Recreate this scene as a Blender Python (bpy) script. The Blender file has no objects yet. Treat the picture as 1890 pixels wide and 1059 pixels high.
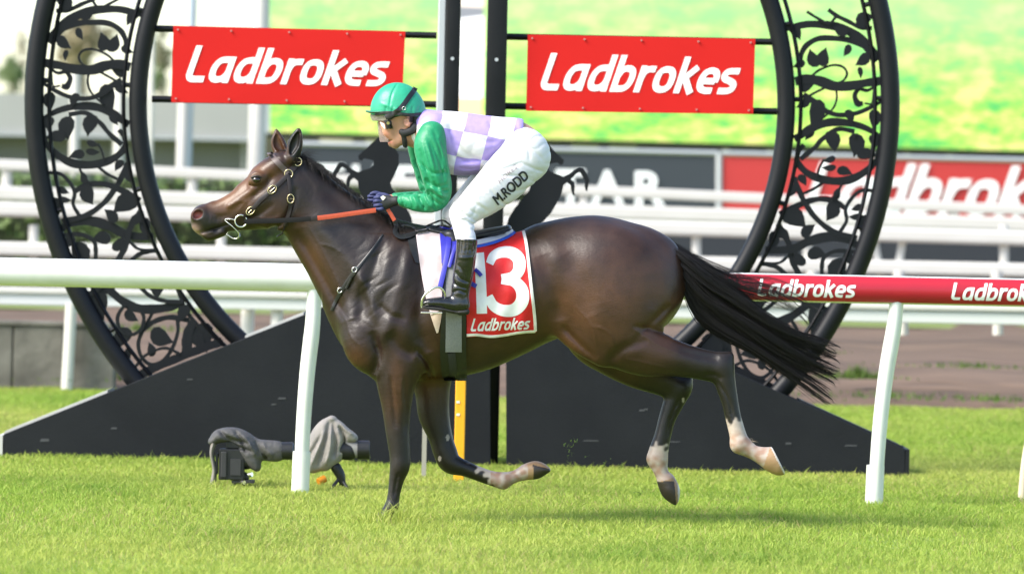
import bpy, bmesh, math, random
import numpy as np
from mathutils import Vector, Matrix
from math import pi, sin, cos, radians

# ------------------------------------------------------------------ camera, sky, sun, exposure
SC = bpy.context.scene
COL = SC.collection
FPX = 10500.0          # focal length in photo pixels (1890 wide)
CAMY = -30.0
CAMZ = 1.62
PITCH = math.atan((529.5 - 400.0) / FPX)
ROLL = 0.0215
_f = np.array([0, cos(PITCH), -sin(PITCH)])
_r0 = np.array([1.0, 0, 0]); _u0 = np.array([0, sin(PITCH), cos(PITCH)])
_r = cos(ROLL) * _r0 + sin(ROLL) * _u0
_u = -sin(ROLL) * _r0 + cos(ROLL) * _u0
CAM = np.array([0.0, CAMY, CAMZ])

cam_d = bpy.data.cameras.new('camera'); cam = bpy.data.objects.new('camera', cam_d); COL.objects.link(cam)
cam_d.sensor_width = 36.0; cam_d.lens = FPX / 1890.0 * 36.0
cam_d.clip_start = 0.5; cam_d.clip_end = 3000
cam.matrix_world = Matrix(((_r[0], _u[0], -_f[0], CAM[0]), (_r[1], _u[1], -_f[1], CAM[1]), (_r[2], _u[2], -_f[2], CAM[2]), (0, 0, 0, 1)))
cam_d.dof.use_dof = True; cam_d.dof.focus_distance = 29.8; cam_d.dof.aperture_fstop = 3.5
SC.camera = cam

SUN_EL = radians(44); SUN_AZ = radians(-62)     # azimuth from -Y (camera side) towards +X; negative = left
sun_dir = np.array([sin(SUN_AZ) * cos(SUN_EL), -cos(SUN_AZ) * cos(SUN_EL), sin(SUN_EL)])   # towards the sun
W = bpy.data.worlds.new('World'); SC.world = W; W.use_nodes = True
wn = W.node_tree.nodes; wl = W.node_tree.links
sky = wn.new('ShaderNodeTexSky'); sky.sky_type = 'NISHITA'; sky.sun_disc = False
sky.sun_elevation = SUN_EL
sky.sun_rotation = math.atan2(sun_dir[0], sun_dir[1])
sky.air_density = 1.0; sky.dust_density = 1.2; sky.ozone_density = 0.6
bg = wn['Background']; bg.inputs[1].default_value = 0.12
wl.new(sky.outputs[0], bg.inputs[0])
sd = bpy.data.lights.new('sun', 'SUN'); sd.energy = 2.4; sd.angle = radians(26); sd.color = (1.0, 0.95, 0.86)
so = bpy.data.objects.new('sun', sd); COL.objects.link(so)
so.rotation_euler = Vector(sun_dir).to_track_quat('Z', 'Y').to_euler()
SC.view_settings.view_transform = 'Standard'; SC.view_settings.look = 'None'
SC.view_settings.gamma = 1.0; SC.view_settings.exposure = 1.6; SC.view_settings.use_curve_mapping = False
SC.cycles.use_denoising = True
SC.cycles.max_bounces = 6; SC.cycles.transparent_max_bounces = 8

random.seed(7); RNG = np.random.default_rng(7)

# ------------------------------------------------------------------ helpers
def P(u, v, y=0.0):
    """world point seen at photo pixel (u,v) standing at depth y"""
    d = _f + (u - 945.0) / FPX * _r - (v - 529.5) / FPX * _u
    t = (y - CAMY) / d[1]
    return CAM + d * t

def Pa(uv, y):
    uv = np.asarray(uv, float)
    d = _f[None] + (uv[:, :1] - 945.0) / FPX * _r[None] - (uv[:, 1:2] - 529.5) / FPX * _u[None]
    y = np.broadcast_to(np.asarray(y, float), (len(uv),))
    t = (y - CAMY) / d[:, 1]
    return CAM[None] + d * t[:, None]

def pxof(x, z):
    """inverse of P on the plane y=0"""
    p = np.stack([x, np.zeros_like(x), z], -1) - CAM
    k = p @ _f
    return 945.0 + FPX * (p @ _r) / k, 529.5 - FPX * (p @ _u) / k

S = 350.0   # pixels per metre on the plane y=0

MATS = {}
def mat(name, col, rough=0.6, spec=0.5, metal=0.0, noise=None, bump=None, coat=0.0, sheen=0.0, trans=0.0, emis=None, estr=0.0, alpha=1.0):
    """procedural principled material. noise=(scale, amount, dark_colour) ; bump=(scale, strength, dist)"""
    if name in MATS: return MATS[name]
    m = bpy.data.materials.new(name); m.use_nodes = True; MATS[name] = m
    nt = m.node_tree; n = nt.nodes; l = nt.links; b = n['Principled BSDF']
    b.inputs['Base Color'].default_value = (*col, 1); b.inputs['Roughness'].default_value = rough
    b.inputs['Specular IOR Level'].default_value = spec; b.inputs['Metallic'].default_value = metal
    b.inputs['Coat Weight'].default_value = coat; b.inputs['Coat Roughness'].default_value = 0.15
    b.inputs['Sheen Weight'].default_value = sheen
    b.inputs['Transmission Weight'].default_value = trans; b.inputs['Alpha'].default_value = alpha
    if emis: b.inputs['Emission Color'].default_value = (*emis, 1); b.inputs['Emission Strength'].default_value = estr
    tc = n.new('ShaderNodeTexCoord')
    if noise:
        t = n.new('ShaderNodeTexNoise'); t.inputs['Scale'].default_value = noise[0]; t.inputs['Detail'].default_value = 5
        l.new(tc.outputs['Object'], t.inputs['Vector'])
        r = n.new('ShaderNodeMapRange'); r.inputs[1].default_value = 0.35; r.inputs[2].default_value = 0.7
        r.inputs[3].default_value = 0; r.inputs[4].default_value = noise[1]
        l.new(t.outputs['Fac'], r.inputs[0])
        mx = n.new('ShaderNodeMix'); mx.data_type = 'RGBA'
        mx.inputs[6].default_value = (*col, 1); mx.inputs[7].default_value = (*noise[2], 1)
        l.new(r.outputs[0], mx.inputs[0]); l.new(mx.outputs[2], b.inputs['Base Color'])
    if bump:
        t2 = n.new('ShaderNodeTexNoise'); t2.inputs['Scale'].default_value = bump[0]; t2.inputs['Detail'].default_value = 4
        l.new(tc.outputs['Object'], t2.inputs['Vector'])
        bp = n.new('ShaderNodeBump'); bp.inputs['Strength'].default_value = bump[1]; bp.inputs['Distance'].default_value = bump[2]
        l.new(t2.outputs['Fac'], bp.inputs['Height']); l.new(bp.outputs[0], b.inputs['Normal'])
    return m

def tag(o, label=None, cat=None, group=None, kind=None):
    if label: o['label'] = label
    if cat: o['category'] = cat
    if group: o['group'] = group
    if kind: o['kind'] = kind
    return o

def empty(name, loc, label, cat, group=None):
    o = bpy.data.objects.new(name, None); COL.objects.link(o); o.location = Vector([float(a) for a in loc])
    o.empty_display_size = 0.1
    return tag(o, label, cat, group)

def link_mesh(name, me, m, parent=None, smooth=False):
    o = bpy.data.objects.new(name, me); COL.objects.link(o)
    if m is not None: me.materials.append(m)
    if smooth: me.shade_smooth()
    if parent is not None:
        o.parent = parent
        root = parent
        off = Vector((0, 0, 0))
        while root is not None:
            off += root.location; root = root.parent
        o.location = -off                      # geometry is given in world coordinates
    return o

def mesh(name, v, f, m, parent=None, smooth=False):
    me = bpy.data.meshes.new(name)
    v = np.asarray(v, float)
    if isinstance(f, np.ndarray):
        k = f.shape[1]
        me.vertices.add(len(v)); me.vertices.foreach_set('co', v.astype(np.float32).ravel())
        me.loops.add(f.size); me.loops.foreach_set('vertex_index', f.astype(np.int32).ravel())
        me.polygons.add(len(f)); me.polygons.foreach_set('loop_start', np.arange(0, f.size, k, dtype=np.int32))
        me.polygons.foreach_set('loop_total', np.full(len(f), k, np.int32))
        me.update(calc_edges=True); me.validate()
    else:
        me.from_pydata(v.tolist(), [], f); me.update()
    return link_mesh(name, me, m, parent, smooth)

class MB:
    def __init__(s): s.v = []; s.f = []
    def add(s, v, f):
        o = len(s.v); s.v += [tuple(map(float, p)) for p in v]; s.f += [tuple(i + o for i in q) for q in f]; return s
    def box(s, lo, hi):
        x0, y0, z0 = lo; x1, y1, z1 = hi
        return s.add([(x0,y0,z0),(x1,y0,z0),(x1,y1,z0),(x0,y1,z0),(x0,y0,z1),(x1,y0,z1),(x1,y1,z1),(x0,y1,z1)],
                     [(3,2,1,0),(4,5,6,7),(0,1,5,4),(1,2,6,5),(2,3,7,6),(3,0,4,7)])
    def tube(s, pts, rad, n=10, cap=True, flat=None, closed=False):
        """round tube along pts, rad scalar or list; flat = (ru, rv) scale"""
        pts = [Vector([float(a) for a in p]) for p in pts]; N = len(pts)
        rad = [rad] * N if np.isscalar(rad) else list(rad)
        rings = []; up = None
        for i in range(N):
            if closed: t = pts[(i + 1) % N] - pts[i - 1]
            else: t = pts[min(i + 1, N - 1)] - pts[max(i - 1, 0)]
            t.normalize()
            if up is None:
                up = Vector((0, 1, 0)) if abs(t.y) < 0.9 else Vector((1, 0, 0))
            a = up - t * up.dot(t); a.normalize(); b = t.cross(a); up = a
            fu, fv = flat if flat else (1, 1)
            rings.append([pts[i] + (a * cos(2*pi*k/n) * fu + b * sin(2*pi*k/n) * fv) * rad[i] for k in range(n)])
        v = [p for r in rings for p in r]; f = []
        M = N if closed else N - 1
        for i in range(M):
            j = (i + 1) % N
            for k in range(n):
                f.append((i*n + k, i*n + (k+1) % n, j*n + (k+1) % n, j*n + k))
        if cap and not closed:
            f.append(tuple(range(n))[::-1]); f.append(tuple((N-1)*n + k for k in range(n)))
        return s.add(v, f)
    def prism(s, poly, y0, y1):
        """poly: list of (x,z) world; extruded from y0 to y1"""
        n = len(poly); v = [(x, y0, z) for x, z in poly] + [(x, y1, z) for x, z in poly]
        f = [tuple(range(n)), tuple(range(n, 2*n))[::-1]] + [(i, i + n, (i+1) % n + n, (i+1) % n) for i in range(n)]
        return s.add(v, f)
    def build(s, name, m, parent=None, smooth=False, bevel=0, angle=None):
        o = mesh(name, s.v, s.f, m, parent)
        bm = bmesh.new(); bm.from_mesh(o.data); bmesh.ops.recalc_face_normals(bm, faces=bm.faces)
        if bevel: bmesh.ops.bevel(bm, geom=bm.edges[:], offset=bevel, segments=2, affect='EDGES', profile=0.5)
        bm.to_mesh(o.data); bm.free()
        if smooth:
            o.data.shade_smooth()
            if angle: 
                try: o.data.set_sharp_from_angle(angle=radians(angle))
                except Exception: pass
        return o

def spline(pts, n=8):
    """Catmull-Rom through rows of an array, n samples a span"""
    p = np.asarray(pts, float)
    if len(p) < 3: 
        t = np.linspace(0, 1, n + 1)[:, None]; return p[0] * (1 - t) + p[-1] * t
    q = np.vstack([2*p[0] - p[1], p, 2*p[-1] - p[-2]]); out = []
    for i in range(1, len(q) - 2):
        a, b, c, d = q[i-1], q[i], q[i+1], q[i+2]
        for t in np.linspace(0, 1, n, endpoint=False):
            out.append(0.5 * ((2*b) + (c - a)*t + (2*a - 5*b + 4*c - d)*t*t + (3*b - a - 3*c + d)*t**3))
    out.append(p[-1]); return np.array(out)

# bold slanted sponsor lettering drawn with brush strokes (x-height 1, ascender 1.38)
def _el(cx, cy, rx, ry, a0, a1, n=14, p=2.5):
    out = []
    for t in np.linspace(a0, a1, n):
        c, s_ = cos(t), sin(t); out.append((cx + rx*math.copysign(abs(c)**(2/p), c), cy + ry*math.copysign(abs(s_)**(2/p), s_)))
    return out
GL = {
 'L': ([[(.13, 1.38), (.13, .40), (.15, .24), (.22, .15), (.34, .12), (.55, .12), (.74, .12)]], .86),
 'a': ([[(.72, .88), (.46, .88), (.27, .82), (.15, .62), (.13, .36), (.20, .18), (.36, .12), (.54, .16), (.67, .30), (.72, .46)], [(.72, 1.0), (.72, 0)]], .95),
 'd': ([[(.72, .88), (.46, .88), (.27, .82), (.15, .62), (.13, .36), (.20, .18), (.36, .12), (.54, .16), (.67, .30), (.72, .46)], [(.72, 1.38), (.72, 0)]], .95),
 'b': ([[(.13, 1.38), (.13, 0)], [(.13, .54), (.20, .74), (.33, .86), (.50, .88), (.65, .80), (.71, .60), (.68, .34), (.57, .17), (.40, .12), (.13, .12)]], .93),
 'r': ([[(.13, 1.0), (.13, 0)], [(.13, .52), (.19, .74), (.32, .86), (.46, .88), (.60, .88)]], .64),
 'o': ([_el(.42, .5, .29, .38, pi*.75, pi*2.77, 26)], .92),
 'k': ([[(.13, 1.38), (.13, 0)], [(.66, 1.0), (.40, .72), (.14, .44)], [(.28, .60), (.46, .32), (.68, 0)]], .80),
 'e': ([[(.16, .48), (.42, .48), (.69, .48)], [(.69, .44), (.70, .66), (.62, .82), (.45, .88), (.26, .82), (.15, .62), (.14, .36), (.24, .18), (.42, .12), (.68, .12)]], .86),
 's': ([[(.66, .88), (.40, .88), (.20, .84), (.13, .70), (.20, .58), (.38, .51), (.54, .43), (.60, .30), (.54, .17), (.36, .12), (.06, .12)]], .76)}
_lift = {}
def stroke_geo(word, shear=.2, sw=.235, cuts=0):
    V = []; F = []; Lf = []; x0 = 0; lay = 0
    for ch in word:
        paths, adv = GL[ch]
        for p in paths:
            q = np.array(p, float); q = spline(q, 4) if len(q) > 3 else spline(np.array([q[0], q[-1]]) if len(q) == 2 else q, 8 if len(q) == 2 else 4)
            t = np.gradient(q, axis=0); t /= np.linalg.norm(t, axis=1)[:, None] + 1e-9; nn = np.column_stack([-t[:, 1], t[:, 0]])*sw/2
            o = len(V); N = len(q); lay += 1
            for k in (1, .34, -.34, -1): V += [(a + x0, b) for a, b in (q + nn*k)]
            for k in range(3):
                for i in range(N-1): F.append((o+k*N+i, o+k*N+i+1, o+(k+1)*N+i+1, o+(k+1)*N+i))
            Lf += [lay % 5]*(4*N)
        x0 += adv
    V = np.array(V); V[:, 0] += shear*V[:, 1]
    mn = V.min(0); mxx = V.max(0); V = (V - mn)/(mxx - mn)
    return V, F, np.array(Lf, float)

# text -> flat mesh normalised to the unit square
_tcache = {}
def text_geo(s, shear=0.0, offset=0.0, cuts=0, spacing=1.0):
    key = (s, shear, offset, cuts, spacing)
    if s == 'Ladbrokes':
        V, F, Lf = stroke_geo(s); _lift[key] = Lf; _tcache[key] = (V, F); return V, F
    if key in _tcache: return _tcache[key]
    c = bpy.data.curves.new('lettering', 'FONT'); c.body = s; c.shear = shear; c.offset = offset; c.resolution_u = 4
    c.fill_mode = 'BOTH'; c.space_character = spacing
    o = bpy.data.objects.new('lettering_tmp', c); COL.objects.link(o)
    bpy.context.view_layer.update()
    me = o.to_mesh(); bm = bmesh.new(); bm.from_mesh(me); o.to_mesh_clear()
    bmesh.ops.triangulate(bm, faces=bm.faces)
    xs = [v.co.x for v in bm.verts]; ys = [v.co.y for v in bm.verts]
    x0, x1, y0, y1 = min(xs), max(xs), min(ys), max(ys)
    for v in bm.verts: v.co = Vector(((v.co.x - x0)/(x1 - x0), (v.co.y - y0)/(y1 - y0), 0))
    if cuts:
        for ax, nn in ((0, cuts), (1, max(3, cuts // 3))):
            for i in range(1, nn):
                no = Vector((1, 0, 0)) if ax == 0 else Vector((0, 1, 0))
                bmesh.ops.bisect_plane(bm, geom=bm.verts[:] + bm.edges[:] + bm.faces[:], plane_co=no * (i / nn), plane_no=no, dist=1e-6)
        bmesh.ops.triangulate(bm, faces=bm.faces)
    bm.verts.ensure_lookup_table()
    V = np.array([v.co[:2] for v in bm.verts]); F = [tuple(v.index for v in f.verts) for f in bm.faces]
    bm.free(); bpy.data.objects.remove(o); bpy.data.curves.remove(c)
    _tcache[key] = (V, F); return V, F

def quad_text(name, s, quad, m, parent, yf, shear=0.0, offset=0.0, cuts=0, spacing=1.0):
    """text fitted in photo quad TL,TR,BR,BL; yf = depth, number or f(u,v)->y"""
    V, F = text_geo(s, shear, offset, cuts, spacing)
    q = np.array(quad, float); a = V[:, :1]; b = V[:, 1:2]
    uv = (q[0]*(1-a) + q[1]*a)*b + (q[3]*(1-a) + q[2]*a)*(1-b)
    y = yf(uv[:, 0], uv[:, 1]) if callable(yf) else np.full(len(uv), float(yf))
    y = y - .0004*(1 + (y[0] > 20)*6)*_lift.get((s, shear, offset, cuts, spacing), 0)
    return mesh(name, Pa(uv, y), F, m, parent)

# ------------------------------------------------------------------ implicit-surface modeller (for animal, person, cloth)
class Field:
    def __init__(s, lo, hi, h):
        s.lo = np.array(lo, float); s.h = h
        s.n = np.ceil((np.array(hi) - s.lo) / h).astype(int) + 1
        s.d = np.full(s.n, 0.25, np.float32)
        s.ax = [(s.lo[i] + h * np.arange(s.n[i])).astype(np.float32) for i in range(3)]
    def _sl(s, lo, hi):
        a = np.clip(np.floor((np.array(lo) - s.lo) / s.h).astype(int), 0, s.n); b = np.clip(np.ceil((np.array(hi) - s.lo) / s.h).astype(int) + 1, 0, s.n)
        return tuple(slice(int(i), int(j)) for i, j in zip(a, b))
    def _g(s, sl):
        return s.ax[0][sl[0]][:, None, None], s.ax[1][sl[1]][None, :, None], s.ax[2][sl[2]][None, None, :]
    def union(s, sl, e, k):
        d = s.d[sl]
        if k <= 0: np.minimum(d, e, out=d); return
        hh = np.clip(0.5 + 0.5 * (d - e) / k, 0, 1)
        d[...] = d * (1 - hh) + e * hh - k * hh * (1 - hh)
    def subtract(s, sl, e, k):
        d = s.d[sl]; e = -e
        hh = np.clip(0.5 - 0.5 * (d - e) / k, 0, 1)
        d[...] = d * (1 - hh) + e * hh + k * hh * (1 - hh)
    def chain(s, pts, k=0.03, n=6, sub=False):
        """pts rows: (u, v, y, a_px, b_px); a in the picture plane, b sideways (y)"""
        p = np.array(pts, float); w = Pa(p[:, :2], 0.0)
        q = np.column_stack([w[:, 0], p[:, 2], w[:, 2], p[:, 3] / S, p[:, 4] / S])
        q = spline(q, n) if len(q) > 2 else spline(q, 1)
        q[:, 3:] = np.maximum(q[:, 3:], 0.003)
        R = q[:, 3:].max() + k + 2 * s.h
        sl = s._sl(q[:, :3].min(0) - R, q[:, :3].max(0) + R)
        X, Y, Z = s._g(sl)
        e = np.full(s.d[sl].shape, 0.3, np.float32)
        for i in range(len(q) - 1):
            A, B = q[i], q[i + 1]
            r = max(A[3], B[3], A[4], B[4]) + k + 3 * s.h
            ss = s._sl(np.minimum(A[:3], B[:3]) - r, np.maximum(A[:3], B[:3]) + r)
            ss = tuple(slice(max(c.start, o.start), max(c.start, o.start, min(c.stop, o.stop))) for c, o in zip(ss, sl))
            rel = tuple(slice(c.start - o.start, c.stop - o.start) for c, o in zip(ss, sl))
            x, y, z = s._g(ss)
            dx, dz = B[0] - A[0], B[2] - A[2]; L2 = max(dx*dx + dz*dz, 1e-9)
            t = np.clip(((x - A[0])*dx + (z - A[2])*dz) / L2, 0, 1)
            a = A[3] + (B[3] - A[3]) * t; b = A[4] + (B[4] - A[4]) * t; yc = A[1] + (B[1] - A[1]) * t
            pd2 = (x - A[0] - dx*t)**2 + (z - A[2] - dz*t)**2
            ee = (np.sqrt(pd2 / (a*a) + ((y - yc) / b)**2) - 1) * np.minimum(a, b)
            v = e[rel]; np.minimum(v, ee, out=v)
        (s.subtract if sub else s.union)(sl, e, k)
    def ball(s, u, v, y, au, av, b, rot=0, k=0.02, sub=False):
        """ellipsoid at pixel, radii px along rotated picture axes, b px sideways"""
        c = P(u, v, 0); R = max(au, av, b) / S + k + 2*s.h
        sl = s._sl((c[0]-R, y-R, c[2]-R), (c[0]+R, y+R, c[2]+R)); X, Y, Z = s._g(sl)
        cr, sr = cos(rot), sin(rot); dx = X - c[0]; dz = Z - c[2]
        p = (dx*cr + dz*sr) / (au/S); q = (-dx*sr + dz*cr) / (av/S)
        e = (np.sqrt(p*p + q*q + ((Y - y) / (b/S))**2) - 1) * (min(au, av, b) / S)
        (s.subtract if sub else s.union)(sl, e.astype(np.float32), k)
    def bulge(s, u, v, au, av, amp, rot=0, side=0, y=None, b=None):
        """raise (amp>0, metres) or sink the surface in an elliptic patch; side -1 near, +1 far, 0 both"""
        c = P(u, v, 0); R = 2.3 * max(au, av) / S
        sl = s._sl((c[0]-R, -9, c[2]-R), (c[0]+R, 9, c[2]+R)); X, Y, Z = s._g(sl)
        cr, sr = cos(rot), sin(rot); dx = X - c[0]; dz = Z - c[2]
        p = (dx*cr + dz*sr) / (au/S); q = (-dx*sr + dz*cr) / (av/S)
        w = np.exp(-(p*p + q*q)) * amp
        if y is not None: w = w * np.exp(-((Y - y) / (b/S))**2)
        elif side: w = w * (1 / (1 + np.exp(-side * Y / 0.02)))
        s.d[sl] -= w.astype(np.float32)
    def groove(s, path, width, amp, side=0, n=6):
        """line of soft relief along a pixel path; amp<0 cuts, >0 ridges (metres)"""
        w2 = Pa(np.array(path, float)[:, :2], 0); q = spline(w2[:, [0, 2]], n); wd = width / S
        R = 3 * wd
        sl = s._sl((q[:,0].min()-R, -9, q[:,1].min()-R), (q[:,0].max()+R, 9, q[:,1].max()+R))
        x = s.ax[0][sl[0]][:, None]; z = s.ax[2][sl[2]][None, :]
        best = np.full((x.shape[0], z.shape[1]), 9.0); tt = np.zeros_like(best)
        N = len(q) - 1
        for i in range(N):
            A, B = q[i], q[i+1]; dx, dz = B - A; L2 = max(dx*dx + dz*dz, 1e-9)
            t = np.clip(((x - A[0])*dx + (z - A[1])*dz) / L2, 0, 1)
            dd = np.sqrt((x - A[0] - dx*t)**2 + (z - A[1] - dz*t)**2)
            m = dd < best; best = np.where(m, dd, best); tt = np.where(m, (i + t) / N, tt)
        w = np.exp(-(best / wd)**2) * amp * np.clip(np.minimum(tt, 1 - tt) * 5, 0, 1)**0.7
        w = w[:, None, :]
        if side: w = w * (1 / (1 + np.exp(-side * s.ax[1][sl[1]][None, :, None] / 0.02)))
        s.d[sl] -= w.astype(np.float32)
    def wrinkle(s, ang, lam, amp, seed=0, cover=.0, warp=1.6, box=None, fade=None):
        """cloth creases: lines across direction ang (deg, picture), spacing lam px, depth amp m"""
        sl = (slice(None),)*3 if box is None else s._sl((P(box[0], box[3])[0], -9, P(box[0], box[3])[2]), (P(box[2], box[1])[0], 9, P(box[2], box[1])[2]))
        X, Y, Z = s._g(sl); a = radians(ang); r = np.random.default_rng(seed)
        x = X*S; z = -Z*S; y = Y*S
        p = (x*cos(a) + z*sin(a))/lam*pi; q = (-x*sin(a) + z*cos(a))/lam
        ph = p + warp*np.sin(q*.9 + r.uniform(0, 6) + y/lam*.7) + .8*np.sin(q*2.1 + p*.4 + r.uniform(0, 6)) + y/lam*r.uniform(-.5, .5)
        m = np.clip(.5 + cover + .5*np.sin(q*.8 + p*.23 + r.uniform(0, 6)) + .4*np.sin(p*.37 - q*.5 + y/lam*.5 + r.uniform(0, 6)), 0, 1)
        if fade is not None:
            c = P(fade[0], fade[1]); m = m*np.exp(-((X - c[0])*S/fade[2])**2 - ((Z - c[2])*S/fade[3])**2)
        s.d[sl] += (amp*m*(1 - np.abs(np.sin(ph)))**1.7).astype(np.float32)
    def trim(s, box, a, b, ylo, yhi):
        """flatten everything to the right of the picture line a->b inside a pixel box"""
        sl = s._sl((P(box[0], box[3])[0], ylo, P(box[0], box[3])[2]), (P(box[2], box[1])[0], yhi, P(box[2], box[1])[2])); X, Y, Z = s._g(sl)
        A, B = P(*a), P(*b); t = np.array([B[0]-A[0], B[2]-A[2]]); t /= np.linalg.norm(t); nn = np.array([-t[1], t[0]])
        e = (X - A[0])*nn[0] + (Z - A[2])*nn[1]; d = s.d[sl]; d[...] = np.maximum(d, (e + 0*Y).astype(np.float32))
    def cut(s, fn):
        """intersect with half space fn(X,Y,Z)<0"""
        X, Y, Z = s._g((slice(None),)*3); np.maximum(s.d, fn(X, Y, Z).astype(np.float32), out=s.d)
    def surf_y(s):
        """2-D map of the nearest (most negative y) surface"""
        ins = s.d < 0; has = ins.any(1); i = ins.argmax(1)
        I, K = np.meshgrid(np.arange(s.n[0]), np.arange(s.n[2]), indexing='ij')
        i1 = np.clip(i, 1, None); d0 = s.d[I, i1 - 1, K]; d1 = s.d[I, i1, K]
        f = d0 / np.where(np.abs(d0 - d1) < 1e-9, 1, d0 - d1)
        y = s.lo[1] + s.h * (i1 - 1 + np.clip(f, 0, 1))
        return np.where(has, y, np.nan)
    def mesh(s, smooth=2):
        d = s.d; ins = d < 0
        nx, ny, nz = s.n
        cnt = np.zeros((nx-1, ny-1, nz-1), np.uint8)
        for a in (0, 1):
            for b in (0, 1):
                for c in (0, 1): cnt += ins[a:nx-1+a, b:ny-1+b, c:nz-1+c]
        act = (cnt > 0) & (cnt < 8)
        ci = np.argwhere(act); idx = np.full(act.shape, -1, np.int32); idx[act] = np.arange(len(ci))
        pos = np.zeros((len(ci), 3)); num = np.zeros(len(ci))
        cor = {}
        for a in (0, 1):
            for b in (0, 1):
                for c in (0, 1): cor[a, b, c] = d[ci[:,0]+a, ci[:,1]+b, ci[:,2]+c].astype(float)
        for ka in cor:
            for ax in range(3):
                if ka[ax] == 0:
                    kb = list(ka); kb[ax] = 1; kb = tuple(kb)
                    d0, d1 = cor[ka], cor[kb]; m = (d0 < 0) != (d1 < 0)
                    t = np.where(m, d0 / np.where(m, d0 - d1, 1), 0)
                    pp = np.tile(np.array(ka, float), (len(ci), 1)); pp[:, ax] += t
                    pos += pp * m[:, None]; num += m
        V = s.lo + s.h * (ci + pos / num[:, None])
        F = []
        for ax in range(3):
            sa = [slice(1, -1)]*3; sb = [slice(1, -1)]*3; sa[ax] = slice(0, -1); sb[ax] = slice(1, None)
            A = ins[tuple(sa)]; B = ins[tuple(sb)]
            e = np.argwhere(A != B); flip = A[tuple(e.T)]
            e = e + 1; e[:, ax] -= 1
            o = [i for i in range(3) if i != ax]
            def cell(da, db):
                c = e.copy(); c[:, o[0]] -= da; c[:, o[1]] -= db; return idx[tuple(c.T)]
            q = np.stack([cell(1, 1), cell(0, 1), cell(0, 0), cell(1, 0)], 1)
            if ax == 1: flip = ~flip
            q = np.where(flip[:, None], q, q[:, ::-1]); F.append(q)
        F = np.vstack(F); F = F[(F >= 0).all(1)]
        for _ in range(smooth):
            acc = np.zeros_like(V); c = np.zeros(len(V))
            for i in range(4):
                a, b = F[:, i], F[:, (i+1) % 4]
                for k in range(3):
                    acc[:, k] += np.bincount(a, V[b, k], len(V)) + np.bincount(b, V[a, k], len(V))
                c += np.bincount(a, minlength=len(V)) + np.bincount(b, minlength=len(V))
            V = V * 0.5 + 0.5 * acc / np.maximum(c, 1)[:, None]
        return V, F

class SurfMap:
    """lookup of the near surface of a field by photo pixel on y=0 plane"""
    def __init__(s, fld, blur=0):
        s.f = fld; m = fld.surf_y()
        # fill holes outward so that straps can overhang the outline
        ok = ~np.isnan(m); val = np.where(ok, m, 0.0); wgt = ok.astype(float)
        cur = np.where(ok, m, np.nan)
        for _ in range(14):
            nb = np.zeros_like(val); nw = np.zeros_like(val)
            c0 = np.nan_to_num(cur); k0 = (~np.isnan(cur)).astype(float)
            for dx, dz in ((1,0),(-1,0),(0,1),(0,-1)):
                nb += np.roll(np.roll(c0, dx, 0), dz, 1); nw += np.roll(np.roll(k0, dx, 0), dz, 1)
            cur = np.where(np.isnan(cur) & (nw > 0), nb / np.maximum(nw, 1), cur)
        cur = np.where(np.isnan(cur), 0.0, cur)
        for _ in range(blur):
            cur = (cur*2 + np.roll(cur,1,0) + np.roll(cur,-1,0) + np.roll(cur,1,1) + np.roll(cur,-1,1)) / 6
        s.m = cur
    def __call__(s, u, v):
        w = Pa(np.column_stack([np.ravel(u), np.ravel(v)]), 0.0)
        a = (w[:, 0] - s.f.lo[0]) / s.f.h; b = (w[:, 2] - s.f.lo[2]) / s.f.h
        a = np.clip(a, 0, s.m.shape[0] - 1.001); b = np.clip(b, 0, s.m.shape[1] - 1.001)
        i = a.astype(int); j = b.astype(int); fa = a - i; fb = b - j; m = s.m
        return (m[i,j]*(1-fa) + m[i+1,j]*fa)*(1-fb) + (m[i,j+1]*(1-fa) + m[i+1,j+1]*fa)*fb

def on_plane0(uv, y):
    """points whose x,z are those of the pixel on the plane y=0, pushed to depth y (body-space tracing)"""
    w = Pa(np.asarray(uv, float), 0.0); w[:, 1] = y; return w

def strap(name, path, width, smap, m, parent, lift=0.004, thick=0.004, n=8, mirror=False, wtap=None):
    """leather band lying on a traced surface"""
    q = spline(np.array(path, float), n); N = len(q)
    t = np.gradient(q, axis=0); t /= np.linalg.norm(t, axis=1)[:, None] + 1e-9
    nn = np.column_stack([-t[:, 1], t[:, 0]])
    w = np.full(N, width) if wtap is None else np.interp(np.linspace(0, 1, N), np.linspace(0, 1, len(wtap)), wtap)
    K = 5; V = []
    for j in range(K):
        uv = q + nn * (w * (j / (K-1) - 0.5))[:, None]
        y = smap(uv[:, 0], uv[:, 1]) if callable(smap) else np.full(N, smap)
        edge = 0.0012 if j in (0, K-1) else 0
        V.append(on_plane0(uv, y - lift - thick + edge))
    for j in range(K):
        uv = q + nn * (w * (j / (K-1) - 0.5))[:, None]
        y = smap(uv[:, 0], uv[:, 1]) if callable(smap) else np.full(N, smap)
        V.append(on_plane0(uv, y - lift + 0.006))
    V = np.array(V); vv = V.reshape(-1, 3).copy()
    if mirror: vv[:, 1] *= -1
    f = []
    for i in range(N - 1):
        for j in range(K - 1):
            f.append((j*N+i, j*N+i+1, (j+1)*N+i+1, (j+1)*N+i))
            f.append(((j+1)*N+i+K*N, (j+1)*N+i+1+K*N, j*N+i+1+K*N, j*N+i+K*N))
        f.append((i, i+K*N, i+1+K*N, i+1)); a = (K-1)*N
        f.append((a+i, a+i+1, a+i+1+K*N, a+i+K*N))
    o = MB(); o.add(vv, f); return o.build(name, m, parent, smooth=True, angle=50)

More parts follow.
